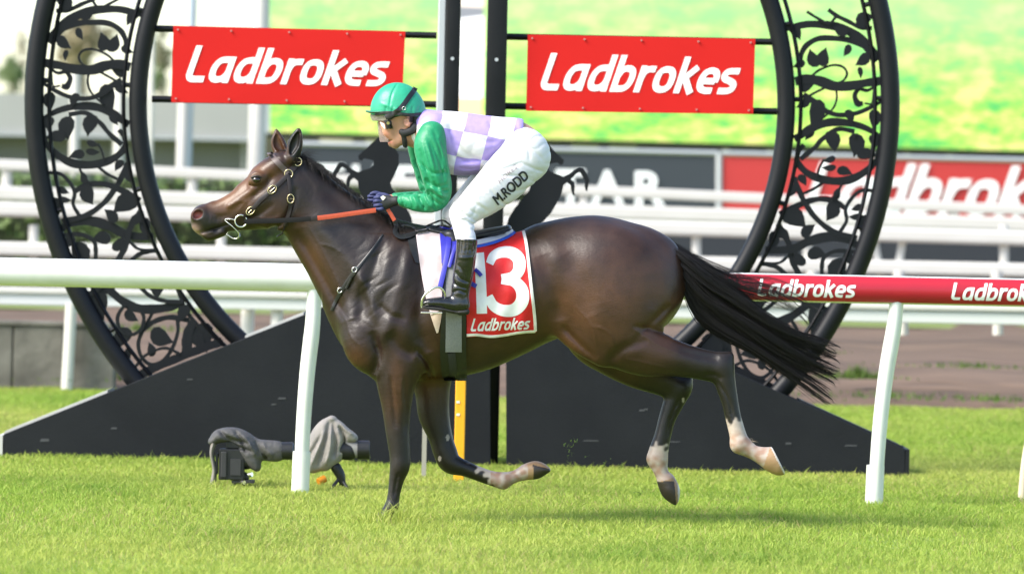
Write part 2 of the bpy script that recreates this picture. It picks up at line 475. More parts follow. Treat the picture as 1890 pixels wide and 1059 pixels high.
def strands(name, paths, r0, m, parent, sides=3):
    """paths: (n, k, 3) array of hair centre lines -> tapered tubes in one mesh"""
    p = np.asarray(paths, float); n, k, _ = p.shape
    t = np.gradient(p, axis=1); t /= np.linalg.norm(t, axis=2, keepdims=True) + 1e-9
    a = np.cross(t, np.array([0.31, 0.9, 0.3])); a /= np.linalg.norm(a, axis=2, keepdims=True) + 1e-9
    b = np.cross(t, a)
    r = (r0 if not np.isscalar(r0) else np.full(n, r0))[:, None] * np.linspace(1, 0.12, k)[None, :]
    V = np.stack([p + (a * cos(2*pi*s/sides) + b * sin(2*pi*s/sides)) * r[..., None] for s in range(sides)], 2)
    base = (np.arange(n)[:, None, None] * k + np.arange(k - 1)[None, :, None]) * sides
    s0 = np.arange(sides)[None, None, :]; s1 = (s0 + 1) % sides
    F = np.stack([base + s0, base + s1, base + sides + s1, base + sides + s0], -1).reshape(-1, 4)
    return mesh(name, V.reshape(-1, 3), F, m, parent, smooth=True)

def paint(o, rgb):
    at = o.data.color_attributes.new('Col', 'FLOAT_COLOR', 'POINT')
    at.data.foreach_set('color', np.column_stack([rgb, np.ones(len(rgb))]).astype(np.float32).ravel())

def vnoise(x, y, seed=0):
    """cheap smooth 2-D noise in [-1,1]"""
    r = np.random.default_rng(seed); out = np.zeros_like(x)
    for i in range(5):
        a, b, c, d = r.uniform(0.5, 1.5), r.uniform(0.5, 1.5), r.uniform(0, 6.28), r.uniform(0, 6.28)
        th = r.uniform(0, 6.28); xx = x*cos(th) + y*sin(th); yy = -x*sin(th) + y*cos(th)
        out += np.sin(xx*a + c + 1.3*np.sin(yy*b + d))
    return out / 3.0

# ================================================================== THE SETTING
# ---- materials of the setting
def grass_ground_mat():
    m = bpy.data.materials.new('turf_soil'); m.use_nodes = True; n = m.node_tree.nodes; l = m.node_tree.links; b = n['Principled BSDF']
    tc = n.new('ShaderNodeTexCoord'); t = n.new('ShaderNodeTexNoise'); t.inputs['Scale'].default_value = 3.0; t.inputs['Detail'].default_value = 8
    l.new(tc.outputs['Object'], t.inputs['Vector'])
    cr = n.new('ShaderNodeValToRGB'); e = cr.color_ramp.elements
    e[0].position = 0.3; e[0].color = (0.12, 0.18, 0.02, 1); e[1].position = 0.75; e[1].color = (0.24, 0.32, 0.045, 1)
    l.new(t.outputs['Fac'], cr.inputs[0]); l.new(cr.outputs[0], b.inputs['Base Color']); b.inputs['Roughness'].default_value = 0.9
    return m
def blade_mat():
    m = bpy.data.materials.new('grass_blades'); m.use_nodes = True; n = m.node_tree.nodes; l = m.node_tree.links; b = n['Principled BSDF']
    a = n.new('ShaderNodeAttribute'); a.attribute_name = 'Col'
    l.new(a.outputs['Color'], b.inputs['Base Color']); b.inputs['Roughness'].default_value = 0.55; b.inputs['Specular IOR Level'].default_value = 0.25
    tr = n.new('ShaderNodeBsdfTranslucent'); mx = n.new('ShaderNodeMixShader'); mx.inputs[0].default_value = 0.45
    l.new(a.outputs['Color'], tr.inputs['Color']); l.new(b.outputs[0], mx.inputs[1]); l.new(tr.outputs[0], mx.inputs[2])
    l.new(mx.outputs[0], n['Material Output'].inputs['Surface'])
    return m
def dirt_mat():
    m = bpy.data.materials.new('bare_dirt'); m.use_nodes = True; n = m.node_tree.nodes; l = m.node_tree.links; b = n['Principled BSDF']
    tc = n.new('ShaderNodeTexCoord'); mp = n.new('ShaderNodeMapping'); mp.inputs['Scale'].default_value = (0.5, 1.6, 1.6)
    l.new(tc.outputs['Object'], mp.inputs[0])
    t = n.new('ShaderNodeTexNoise'); t.inputs['Scale'].default_value = 1.6; t.inputs['Detail'].default_value = 9; l.new(mp.outputs[0], t.inputs['Vector'])
    cr = n.new('ShaderNodeValToRGB'); e = cr.color_ramp.elements
    e[0].position = 0.3; e[0].color = (0.062, 0.036, 0.020, 1); e[1].position = 0.72; e[1].color = (0.165, 0.102, 0.062, 1)
    l.new(t.outputs['Fac'], cr.inputs[0]); l.new(cr.outputs[0], b.inputs['Base Color']); b.inputs['Roughness'].default_value = 0.95
    bp = n.new('ShaderNodeBump'); bp.inputs['Strength'].default_value = 0.6; bp.inputs['Distance'].default_value = 0.1
    l.new(t.outputs['Fac'], bp.inputs['Height']); l.new(bp.outputs[0], b.inputs['Normal'])
    return m
M_white = mat('white_paint', (0.78, 0.78, 0.76), 0.35, noise=(6.0, 0.35, (0.62, 0.62, 0.56)))
M_black = mat('black_satin_steel', (0.0045, 0.005, 0.007), 0.45, 0.24, noise=(5.0, 0.5, (0.009, 0.0095, 0.012)))
M_board = mat('black_board', (0.007, 0.008, 0.0105), 0.6, 0.22, noise=(2.2, 0.7, (0.012, 0.0135, 0.016)), bump=(40, 0.15, 0.01))
M_red = mat('red_banner', (0.52, 0.013, 0.011), 0.7, 0.15, noise=(3, 0.3, (0.45, 0.011, 0.010)))
M_redrail = mat('red_rail_wrap', (0.40, 0.012, 0.026), 0.35, 0.45, noise=(9, 0.4, (0.33, 0.014, 0.028)))
M_letter = mat('white_lettering', (0.86, 0.86, 0.86), 0.5, 0.3)
M_alu = mat('brushed_aluminium', (0.5, 0.51, 0.53), 0.4, 0.5, metal=0.6)

# ---- ground
gv = []; gf = []
ys = [-29.5, -12, -4, 4, 12, 20.2, 40, 80, 150, 300, 700, 1500]
xs = [-900, -60, -20, -8, 0, 8, 20, 60, 900]
for y in ys:
    for x in xs: gv.append((x, y, 0.0))
for j in range(len(ys) - 1):
    for i in range(len(xs) - 1):
        a = j*len(xs) + i; gf.append((a, a+1, a+1+len(xs), a+len(xs)))
tag(mesh('ground', gv, gf, grass_ground_mat()), 'flat turf ground of the racecourse', 'ground', kind='structure')

def grass(y0, y1, dens_near, dens_far, name):
    N = 700000; out = []
    yy = RNG.uniform(y0, y1, N); D = yy - CAMY
    half = 0.094 * D + 0.45
    keep = RNG.uniform(0, 1, N) < half / (0.094 * (y1 - CAMY) + 0.45)
    yy = yy[keep]; half = half[keep]; n = len(yy)
    xx = RNG.uniform(-1, 1, n) * half
    # clumps: pull blades towards tuft centres, mown bands and worn patches
    cl = vnoise(xx*9, yy*7, 3); pat = vnoise(xx*0.9, yy*0.55, 5); patb = vnoise(xx*2.3, yy*1.1, 9)
    h = np.clip(0.034 + 0.012*cl + 0.010*patb + RNG.normal(0, 0.007, n), 0.012, 0.08)
    tall = RNG.uniform(0, 1, n) < 0.012; h = np.where(tall, h*1.6, h)
    hx = P(720, 960, 0)[0]; h = h*(1 + 2.5*np.exp(-((xx - hx)/.16)**4)*np.exp(-((yy + .32)/.22)**4))
    wd = RNG.uniform(0.0018, 0.0036, n) * np.interp(yy, [-5, 20], [0.9, 1.9])
    az = RNG.uniform(0, 2*pi, n); lean = RNG.uniform(0.2, 1.5, n) * h; la = RNG.uniform(0, 2*pi, n)
    bx = np.cos(az)*wd; by = np.sin(az)*wd; lx = np.cos(la)*lean + 0.012*cl; ly = np.sin(la)*lean
    z0 = -0.004
    V = np.zeros((n, 5, 3))
    V[:, 0] = np.column_stack([xx-bx, yy-by, np.full(n, z0)]); V[:, 1] = np.column_stack([xx+bx, yy+by, np.full(n, z0)])
    V[:, 2] = np.column_stack([xx-bx*.75+lx*.35, yy-by*.75+ly*.35, h*.62]); V[:, 3] = np.column_stack([xx+bx*.75+lx*.35, yy+by*.75+ly*.35, h*.62])
    V[:, 4] = np.column_stack([xx+lx, yy+ly, h])
    b = np.arange(n)[:, None]*5
    F = np.concatenate([b + np.array([[0,1,3]]), b + np.array([[0,3,2]]), b + np.array([[2,3,4]])])
    o = mesh(name, V.reshape(-1, 3), F, MB_BL)
    g = np.array([0.275, 0.40, 0.055]); y_ = np.array([0.46, 0.49, 0.115]); d_ = np.array([0.15, 0.27, 0.034]); s_ = np.array([0.40, 0.36, 0.13])
    m = np.clip(0.5 + 0.35*pat + RNG.normal(0, 0.22, n), 0, 1)[:, None]; c = g*(1-m) + y_*m
    k = np.clip(-0.08 + 0.55*patb*(.6 + .4*cl) + RNG.normal(0, 0.2, n), 0, 0.9)[:, None]; c = c*(1-k) + d_*k
    st = (RNG.uniform(0, 1, n) < 0.05 + .10*(vnoise(xx*1.6, yy*.8, 31) > .55))[:, None]; c = np.where(st, s_, c)
    paint(o, np.repeat(c, 5, 0))
    return tag(o, 'lush bright green racecourse turf', 'grass', kind='stuff')
MB_BL = blade_mat()
grass(-6.0, 20.0, 0, 0, 'grass')

# dirt bank beyond the turf, with a small rise
dv = []; df = []; M_dirt = dirt_mat()
prof = [(20.0, 0.004), (20.8, 0.10), (22.5, 0.20), (25, 0.27), (30, 0.34), (40, 0.36), (48, 0.36), (50, 0.004)]
for y, z in prof:
    for i in range(41):
        x = -20 + i; dv.append((x, y + 0.25*sin(x*1.7 + y), z + (0.03*sin(x*2.3 + y*3) if 0.05 < z else 0)))
for j in range(len(prof) - 1):
    for i in range(40): a = j*41 + i; df.append((a, a+1, a+42, a+41))
tag(mesh('dirt_bank', dv, df, M_dirt, smooth=True), 'brown bare dirt bank beyond the turf', 'dirt', kind='structure')

def blades_patch(name, spots, label):
    vv = []; ff = []; cc = []
    for (u, v, y, r, n, h) in spots:
        c = P(u, v, y)
        for i in range(n):
            a = random.uniform(0, 2*pi); d = abs(random.gauss(0, r)); x = c[0] + d*cos(a)*1.6; yy = y + d*sin(a); z = c[2] - 0.05
            hh = h*random.uniform(0.5, 1.2)*max(0.3, 1 - d/(2.5*r)); w = 0.012; t = random.uniform(0, pi); lx = random.gauss(0, .3)*hh
            o = len(vv); vv += [(x-w*cos(t), yy-w*sin(t), z), (x+w*cos(t), yy+w*sin(t), z), (x+lx, yy, z+hh)]; ff.append((o, o+1, o+2))
            k = random.uniform(0.7, 1.2); cc += [(0.13*k, 0.2*k, 0.04)]*3
    o = mesh(name, vv, ff, MB_BL); paint(o, np.array(cc)); return tag(o, label, 'weeds', kind='stuff')
blades_patch('weeds', [(1580, 688, 21.3, 0.15, 260, 0.13), (1790, 668, 22, 0.25, 120, 0.07), (1480, 640, 22.5, 0.15, 90, 0.08), (1640, 722, 20.5, 0.7, 160, 0.07),
                       (180, 690, 20.3, 0.35, 250, 0.10), (390, 690, 20.3, 0.3, 200, 0.09), (260, 600, 23, 0.3, 120, 0.09), (1830, 728, 20.4, 0.5, 120, 0.07)], 'low green weeds on the dirt bank')
# strip of far turf between the fences
MT2 = mat('far_turf', (0.14, 0.19, 0.04), 0.9, noise=(0.8, 0.8, (0.2, 0.24, 0.06)))
mb = MB(); mb.add([(-30, 50.0, .40), (30, 50.0, .40), (30, 100, .42), (-30, 100, .42), (-30, 40, .364), (30, 40, .364)], [(0, 1, 2, 3), (4, 5, 1, 0)])
tag(mb.build('far_turf_strip', MT2), 'far strip of turf behind the white fences', 'turf', kind='structure')

# ---- low concrete retaining wall on the left
M_conc = mat('stained_concrete', (0.17, 0.16, 0.135), 0.9, noise=(2.5, 0.95, (0.06, 0.055, 0.045)), bump=(14, 0.4, 0.02))
a = P(-160, 600, 20.1); b = P(215, 606, 20.1)
cw = empty('retaining_wall', (-4, 20.1, 0), 'low stained concrete retaining wall at the left edge of the dirt', 'wall')
w = (b[0] - a[0]) / 4
for i in range(4):
    MB().box((a[0] + i*w + .006, 19.95, -0.05), (a[0] + (i+1)*w - .006, 20.25, b[2] + 0.01)).build('concrete_panel', M_conc, cw, bevel=0.01)
MB().box((a[0], 19.93, b[2] + 0.011), (b[0], 20.28, b[2] + 0.05)).build('coping', M_conc, cw, bevel=0.008)

# ---- winning post arch: base boards, ring, vines, posts, banners
YB = 6.5; YR = 6.85
base = empty('arch_base', (P(853, 860, YB)[0], YB + .35, 0), 'low black ramp-shaped timber base under the round arch', 'plinth')
def poly(pts, y): return [(p[0], p[2]) for p in (P(u, v, y) for u, v in pts)]
def board(pts, y0, y1, name='side_board', m=M_board, par=base):
    q = poly(pts, YB); q = [(x, max(z, -0.03)) for x, z in q]
    return MB().prism(q, y0, y1).build(name, m, par, bevel=0.004)
LB = [(6, 801), (300, 684), (610, 561), (801, 485), (905, 487), (905, 900), (6, 900)]
RB = [(933, 492), (1300, 661), (1500, 751), (1671, 829), (1671, 905), (933, 905)]
# each side is made of sheets butted together
def split_board(top, x_list, y0, y1):
    tx = [p[0] for p in top]; ty = [p[1] for p in top]
    for i in range(len(x_list) - 1):
        u0, u1 = x_list[i] + 0.4, x_list[i+1] - 0.4
        mid = [(a, b) for a, b in zip(tx, ty) if u0 < a < u1]
        board([(u0, np.interp(u0, tx, ty))] + mid + [(u1, np.interp(u1, tx, ty)), (u1, 920), (u0, 920)], y0, y1)
for y0, y1 in ((YB, YB + .03), (YB + .67, YB + .70)):
    split_board(LB[:5], [6, 905], y0, y1)
    split_board(RB[:4], [933, 1671], y0, y1)
# sloping cap strips between the boards
def cap(u0, u1, top, m, lift=0.0):
    tx = [p[0] for p in top]; ty = [p[1] for p in top]
    A = P(u0, np.interp(u0, tx, ty), YB); B = P(u1, np.interp(u1, tx, ty), YB)
    y0, y1 = YB + .032, YB + .668; t = .03
    mb = MB(); v = []
    for q in (A, B):
        for yy in (y0, y1):
            v += [(q[0], yy, q[2] + lift), (q[0], yy, q[2] + lift - t)]
    mb.add(v, [(0, 2, 6, 4), (1, 5, 7, 3), (0, 4, 5, 1), (2, 3, 7, 6), (0, 1, 3, 2), (4, 6, 7, 5)]).build('cap_board', m, base)
M_capg = mat('pale_grey_cap', (0.5, 0.49, 0.46), 0.7, noise=(8, .5, (0.36, 0.35, 0.33)))
cap(8, 198, LB[:4], M_capg, 0.016); cap(452, 560, LB[:4], M_capg, 0.016)
cap(1480, 1668, RB[:4], M_board, 0.012)
mb = MB(); q = P(6, 801, YB)
mb.box((q[0] - .03, YB - .004, -.02), (q[0] - .003, YB + .70, q[2] - .006)).build('end_board', M_capg, base)
q = P(1671, 829, YB); MB().box((q[0] + .002, YB - .003, -.02), (q[0] + .028, YB + .703, q[2])).build('end_board', M_board, base)
# tiny pale scuffs and fixing plates on the boards
M_scuff = mat('pale_scuff', (0.05, 0.052, 0.056), 0.8)
for u, v, w, h in ((82, 812, 9, 3), (210, 790, 6, 2), (520, 735, 8, 2), (730, 700, 9, 2), (350, 700, 6, 1.5), (1185, 757, 6, 2), (1192, 755, 4, 1.5), (1455, 818, 6, 2), (1570, 822, 12, 1.5), (1240, 815, 16, 1.2), (1090, 813, 16, 1.2), (505, 746, 5, 1.5), (640, 820, 14, 1.2)):
    p = P(u, v, YB - .0025); MB().add([(p[0]-w/300, p[1], p[2]-h/300), (p[0]+w/320, p[1], p[2]-h/420), (p[0]+w/300, p[1], p[2]+h/300), (p[0]-w/420, p[1], p[2]+h/300)], [(0, 1, 2, 3)]).build('scuff_mark', M_scuff, base)

RC = P(853, 192, YR); SR = FPX / (YR - CAMY)
ring = empty('ring_arch', (RC[0], YR, 0.4), 'huge black steel ring arch filled with vine scrollwork over the base', 'arch')
def rim(R, r, name, th0=-57, th1=237, n=150, seg=14, flat=None):
    pts = [(RC[0] + R*cos(radians(t)), YR, RC[2] + R*sin(radians(t))) for t in np.linspace(th0, th1, n)]
    return MB().tube(pts, r, seg, flat=flat).build(name, M_black, ring, smooth=True, angle=60)
rim(790/SR, 18/SR, 'outer_rim', -52, 232); rim(598/SR, 17/SR, 'inner_rim', -56, 236)
rim(762/SR, 4.2/SR, 'panel_edge', -50, 230, seg=6, flat=(1.6, 1)); rim(625/SR, 4.2/SR, 'panel_edge', -52, 232, seg=6, flat=(1.6, 1))
# vine scrollwork, traced on the left side and mirrored to the right
def z1(l): return [(x/1.961, y/1.961) for x, y in l]
def z2(l): return [(x/2.302, 440 + y/2.302) for x, y in l]
def z6(l): return [(x/3.78, y/3.78) for x, y in l]
VINES = [
 (z6([(390,75),(470,75),(560,35),(640,0),(700,-40)]), 4.5), (z6([(640,0),(690,55),(770,25),(850,-20)]), 3.0),
 (z6([(340,300),(420,200),(520,120),(640,75),(800,65),(900,80),(990,105)]), [12,11,10,9,8,7,6]),
 (z6([(420,205),(520,170),(640,158),(760,165),(840,215),(875,280),(880,350)]), [8,6.5,6,6,6,5.5,5]),
 (z6([(800,430),(740,380),(650,345),(580,355),(550,400),(575,450),(630,475)]), 2.6),
 (z6([(310,440),(420,460),(530,485),(640,490),(740,460),(830,450),(910,470)]), [9,9,10,11,11,10,10]),
 (z6([(340,470),(400,510),(460,505),(490,550),(465,605),(430,600)]), [3,3.5,4,5,7,5]),
 (z6([(300,580),(380,630),(480,675),(600,690),(700,660),(780,600),(850,560)]), [4,4.5,5,5,6,7,6]),
 (z6([(620,515),(615,580),(640,650),(720,730)]), 2.2), (z6([(700,505),(790,555),(850,600)]), 2.6), (z6([(360,520),(370,600),(420,600)]), 2),
 (z6([(300,830),(400,775),(520,745),(660,745),(780,790),(850,840),(900,870)]), [5,6,8,9,9,8,7]),
 (z6([(480,800),(600,790),(700,860),(760,930),(850,1010)]), [5,5,5,5,6]),
 (z1([(160,510),(200,555),(260,590),(330,597),(400,580),(440,550),(458,520)]), [5,8,9,9,8,7,6]),
 (z1([(160,430),(158,470),(165,515)]), 5), (z1([(430,470),(448,495),(455,525)]), 5),
 (z1([(355,520),(370,550),(378,582)]), 2.4), (z1([(250,440),(245,425)]), 2),
 (z1([(170,625),(220,630),(255,665),(270,700),(265,740),(290,785)]), 4), (z1([(285,600),(300,635),(325,665)]), 2.8), (z1([(350,600),(390,630),(430,650)]), 3.2),
 (z1([(462,590),(440,640),(412,690),(370,740),(310,780),(225,802)]), [6,6,6,6,6,7]),
 (z1([(270,695),(310,670),(370,665),(430,685),(505,730)]), [5,6,6,7,9]),
 (z1([(215,835),(260,803),(330,800),(400,820),(460,850),(555,858)]), [7,10,11,10,9,8]),
 (z1([(230,850),(300,850),(340,875),(347,910),(345,945)]), 4.6),
 (z1([(512,760),(470,830),(455,890),(425,945)]), 6.5), (z1([(455,860),(500,900),(560,905)]), 3.2), (z1([(465,950),(510,917),(570,905)]), 5),
 (z2([(345,210),(380,235),(430,200)]), 6), (z2([(465,220),(520,265),(580,295),(650,300),(720,290),(785,272)]), [8,9,10,10,9,7]),
 (z2([(595,205),(640,245),(700,265),(780,270)]), 4.5), (z2([(530,280),(500,335),(515,390),(560,408),(600,385),(612,340),(605,315)]), 4),
 (z2([(600,395),(650,355),(720,335),(805,348)]), 5.5), (z2([(755,345),(755,400),(730,470),(690,520),(640,535),(600,500),(588,445),(605,395)]), 4),
 (z2([(575,545),(620,495),(700,465),(765,490)]), 3.2), (z2([(822,350),(797,410),(795,500)]), [8,11,12]), (z2([(650,300),(640,330),(590,420)]), 3.5),
 (z2([(560,595),(700,530),(830,478),(945,437)]), 9), (z2([(750,205),(800,320),(880,400),(945,440)]), 4), (z2([(330,200),(380,300),(470,460),(560,590)]), 4),
]
LEAVES = [  # (zoom fn, x, y, length px, width px, angle deg: pointing, in picture, 0=right 90=down)
 (z6,440,20,26,20,200),(z6,450,300,24,15,35),(z6,715,290,26,17,255),(z6,790,300,26,17,290),(z6,460,390,16,7,95),(z6,920,130,24,14,120),(z6,890,350,18,10,20),
 (z6,350,710,26,17,80),(z6,760,690,40,22,70),(z6,850,620,22,12,30),
 (z1,245,465,32,22,80),(z1,328,455,30,20,100),(z1,200,497,28,16,170),(z1,338,520,18,9,15),(z1,338,549,20,9,0),(z1,278,563,22,13,160),
 (z1,232,690,16,9,20),(z1,236,722,18,9,0),(z1,322,708,28,20,60),(z1,452,742,38,26,140),(z1,203,758,32,18,80),
 (z1,366,865,26,18,170),(z1,282,910,36,26,230),(z1,528,825,28,15,80),
 (z6,610,100,22,13,330),(z6,560,240,18,10,60),(z6,820,500,22,14,200),(z6,520,700,20,12,110),(z1,415,430,20,12,60),(z1,180,450,20,12,100),(z1,430,600,18,11,120),(z1,300,640,18,10,250),(z1,400,780,24,15,220),(z1,470,640,20,12,60),(z1,250,880,22,13,120),(z1,430,880,24,14,300),(z1,490,800,22,14,140),(z2,560,330,22,14,30),(z2,780,320,26,16,110),(z2,640,470,20,12,250),(z2,830,430,26,17,200),
 (z2,425,285,40,28,70),(z2,440,215,32,20,150),(z2,672,218,26,18,90),(z2,690,418,34,24,20),(z2,522,425,32,22,110),(z2,546,495,20,9,80),(z2,868,422,40,30,75),(z2,660,205,22,16,70),
]
def mirror_x(x): return 2*RC[0] - x
def vine(path, w, mir):
    q = spline(np.array(path, float), 7); N = len(q)
    ww = np.full(N, float(w)) if np.isscalar(w) else np.interp(np.linspace(0, 1, N), np.linspace(0, 1, len(w)), w)
    tt = np.linspace(0, 1, N); ww = ww * 1.5 * (1 + 0.06*np.sin(tt*23 + q[0, 0]))
    t = np.gradient(q, axis=0); t /= np.linalg.norm(t, axis=1)[:, None] + 1e-9; nn = np.column_stack([-t[:, 1], t[:, 0]])
    L = Pa(q + nn*ww[:, None]/2*1.15, YR); R = Pa(q - nn*ww[:, None]/2*1.15, YR)
    if mir: L[:, 0] = mirror_x(L[:, 0]); R[:, 0] = mirror_x(R[:, 0])
    v = []
    off = random.uniform(-.012, .012)
    for A, dy in ((L, off-.006), (R, off-.006), (R, off+.006), (L, off+.006)):
        B = A.copy(); B[:, 1] += dy; v.append(B)
    v = np.array(v).reshape(-1, 3); f = []
    for i in range(N - 1):
        for k in range(4): k2 = (k+1) % 4; f.append((k*N+i, k*N+i+1, k2*N+i+1, k2*N+i))
    f += [(0, N, 2*N, 3*N), (N-1, 2*N-1, 3*N-1, 4*N-1)]
    MB().add(v, f).build('vine_stem', M_black, ring)
def leaf(cx, cy, L, Wd, ang, mir):
    a = radians(ang); pts = []
    prof = [(-.5, 0), (-.44, .3), (-.25, .5), (0, .47), (.2, .3), (.36, .12), (.5, 0)]
    ol = prof + [(t, -s) for t, s in prof[-2:0:-1]]
    for t, s in ol:
        s += 0.1*sin(t*3 + 1); x = cx + (t*L*cos(a) - s*Wd*sin(a)); y = cy + (t*L*sin(a) + s*Wd*cos(a)); pts.append((x, y))
    q = poly(pts, YR)
    if mir: q = [(mirror_x(x), z) for x, z in q]
    off = random.uniform(-.010, .010)
    MB().prism(q, YR + off - .0075, YR + off + .0075).build('leaf', M_black, ring)
for mir in (0, 1):
    for path, w in VINES: vine(path, w, mir)
    for fn, x, y, L, Wd, an in LEAVES:
        (cx, cy), = fn([(x, y)]); leaf(cx, cy, L*1.4, Wd*1.4, an, mir)
    # lugs that tie the scrollwork to the rims
    for th in (165, 178, 196, 214):
        if mir: th = 180 - th
        for R0, R1 in ((762, 776), (612, 626)):
            c = np.array([RC[0] + (R0+R1)/2/SR*cos(radians(th)), YR, RC[2] + (R0+R1)/2/SR*sin(radians(th))])
            MB().tube([c + np.array([cos(radians(th)), 0, sin(radians(th))])*s for s in (-.03, .03)], .016, 8).build('fixing_lug', M_black, ring)

# finish posts
def post(u0, u1, y0, y1, ztop, label, name='finish_post', strip=False):
    a = P(u0, 860, y0); b = P(u1, 860, y0)
    e = empty(name, ((a[0]+b[0])/2, (y0+y1)/2, 0), label, 'post')
    MB().box((a[0], y0, -.05), (b[0], y1, ztop)).build('shaft', M_black, e, bevel=.012, smooth=True, angle=40)
    for zz in (3.02, 2.60):
        p = P((u0+u1)/2 + 3, 0, y0); 
        MB().tube([((a[0]+b[0])/2, y0 + .002, zz + .03), ((a[0]+b[0])/2, y0 - .008, zz + .03)], .012, 8).build('bolt', M_alu, e)
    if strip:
        MB().box((a[0] - .053, y0 + .03, -.05), (a[0] - .002, y1 - .02, ztop)).build('left_highlight_strip', M_alu, e, bevel=.008)  # stands in for the light along the shaft's left side
    return e
post(806, 832, YR - .12, YR + .12, 6.3, 'black finish post with its left highlight built as a pale strip, left of the pair', strip=True)
post(882, 919, YR - .12, YR + .12, 6.3, 'plain black finish post, right of the pair')
# yellow marker post
M_yel = mat('yellow_paint', (0.8, 0.38, 0.01), 0.5, noise=(7, .35, (0.7, 0.3, 0.01)))
a = P(838, 850, 4.6); b = P(857, 850, 4.6)
mp_ = empty('marker_post', ((a[0]+b[0])/2, 4.6, 0), 'short yellow marker post in front of the black base', 'post')
MB().box((a[0], 4.57, -.05), (b[0], 4.63, P(850, 640, 4.6)[2])).build('shaft', M_yel, mp_, bevel=.006)
M_wear = mat('worn_white_tape', (0.75, 0.72, 0.6), .7)
for v in (742, 765):
    p = P(846, v, 4.568); MB().box((p[0]-.012, 4.566, p[2]-.006), (p[0]+.008, 4.5695, p[2]+.008)).build('tape_scrap', M_wear, mp_)
p = P(782, 850, 4.9); q = P(790, 780, 4.9)
gp = empty('peg', (p[0], 4.9, 0), 'thin grey peg standing in front of the base between the forelegs', 'peg')
MB().box((p[0]-.012, 4.89, -.03), (p[0]+.016, 4.91, q[2])).build('shaft', mat('weathered_peg', (0.3, 0.29, 0.25), .8), gp)

def banner(TL, TR, BR, BL, txt, u0, u1, side, label, bar_top, bar_bot):
    c = P((TL[0]+TR[0])/2, BL[1], YR)
    e = empty('sponsor_banner', (c[0], YR - .06, c[2]), label, 'banner')
    q = [P(*p, YR - .06) for p in (TL, TR, BR, BL)]
    nx, nz = 24, 8; v = []; f = []
    for j in range(nz + 1):
        for i in range(nx + 1):
            s, t = i/nx, j/nz; p = (q[0]*(1-s) + q[1]*s)*(1-t) + (q[3]*(1-s) + q[2]*s)*t
            p[1] += .0018*sin(s*9 + t*2)*sin(t*pi)
            v.append(p)
    k = len(v); v += [p + np.array([0, .008, 0]) for p in v]
    for j in range(nz):
        for i in range(nx):
            a = j*(nx+1) + i; f.append((a, a+1, a+nx+2, a+nx+1)); f.append((a+k, a+nx+1+k, a+nx+2+k, a+1+k))
    for i in range(nx):
        f.append((i, i+k, i+1+k, i+1)); a = nz*(nx+1) + i; f.append((a, a+1, a+1+k, a+k))
    for j in range(nz):
        a = j*(nx+1); f.append((a, a+nx+1, a+nx+1+k, a+k)); a += nx; f.append((a, a+k, a+nx+1+k, a+nx+1))
    MB().add(v, f).build('vinyl_sheet', M_red, e, smooth=True, angle=40)
    quad_text('lettering', 'Ladbrokes', txt, M_letter, e, YR - .0625, shear=.16, offset=.032, spacing=.92)
    M_ey = mat('eyelet_metal', (0.42, 0.22, 0.2), .5)
    for s in (.02, .25, .5, .75, .98):
        for t in (.05, .95):
            p = (q[0]*(1-s) + q[1]*s)*(1-t) + (q[3]*(1-s) + q[2]*s)*t
            MB().tube([p + np.array([0, -.013, 0]), p + np.array([0, -.003, 0])], .006, 8).build('eyelet', M_ey, e)
    for (va, vb), nm in ((bar_top, 'top_bar'), (bar_bot, 'bottom_bar')):
        A = P(u0, va, YR); B = P(u1, vb, YR)
        MB().tube([A, B], .019, 4, flat=(1.0, 1.15)).build('support_bar', M_black, e)
banner((320, 48), (748, 58), (742, 196), (316, 189), [(352, 84), (722, 97), (713, 163), (341, 155)], 280, 806, 0, 'red sponsor banner left of the finish posts with white lettering', (53, 66), (183, 193))
banner((974, 64), (1394, 72), (1390, 211), (971, 205), [(1007, 98), (1370, 108), (1360, 178), (996, 170)], 930, 1434, 1, 'red sponsor banner right of the finish posts with white lettering', (68, 78), (196, 206))

# rearing horse cut-outs inside the ring (flat steel plates)
HS = [(995,257),(1005,261),(1018,273),(1032,287),(1041,296),(1039,303),(1034,305),(1029,300),(1018,302),(1012,304),(1011,312),(1018,318),(1030,322),(1040,326),(1050,321),(1060,314),(1069,310),(1076,311),(1082,320),(1088,332),(1086,343),(1084,353),(1081,352),(1079,344),(1080,335),(1075,325),(1070,318),(1063,321),(1054,331),(1059,336),(1061,344),(1060,355),(1062,362),(1057,360),(1054,350),(1053,342),(1047,337),(1040,342),(1037,356),(1030,371),(1018,392),(1004,408),(985,426),(972,448),(978,478),(985,505),(980,530),(990,560),(992,590),(982,590),(975,562),(962,530),(960,505),(948,490),(940,520),(930,550),(936,590),(924,590),(918,552),(922,520),(918,490),(925,460),(932,430),(938,404),(950,384),(965,366),(976,352),(979,343),(972,328),(965,310),(966,290),(976,273),(986,262)]
for mir, nm in ((0, 'black steel silhouette of a rearing horse facing right, behind the rider'), (1, 'black steel silhouette of a rearing horse facing left, beside the dark mane')):
    q = poly([(u, v) for u, v in HS], YR)
    if mir: q = [(mirror_x(x), z) for x, z in q]
    sx = sum(x for x, _ in q)/len(q)
    e = empty('rearing_horse_cutout', (sx, YR + .02, .9), nm, 'ornament', 'rearing horse cut-outs flanking the finish posts')
    MB().prism(q, YR + .01, YR + .022).build('steel_plate', M_black, e)
    x2 = q[46][0]; MB().box((x2 - .035, YR + .023, .3), (x2 + .015, YR + .05, q[44][1])).build('support_leg', M_black, e)

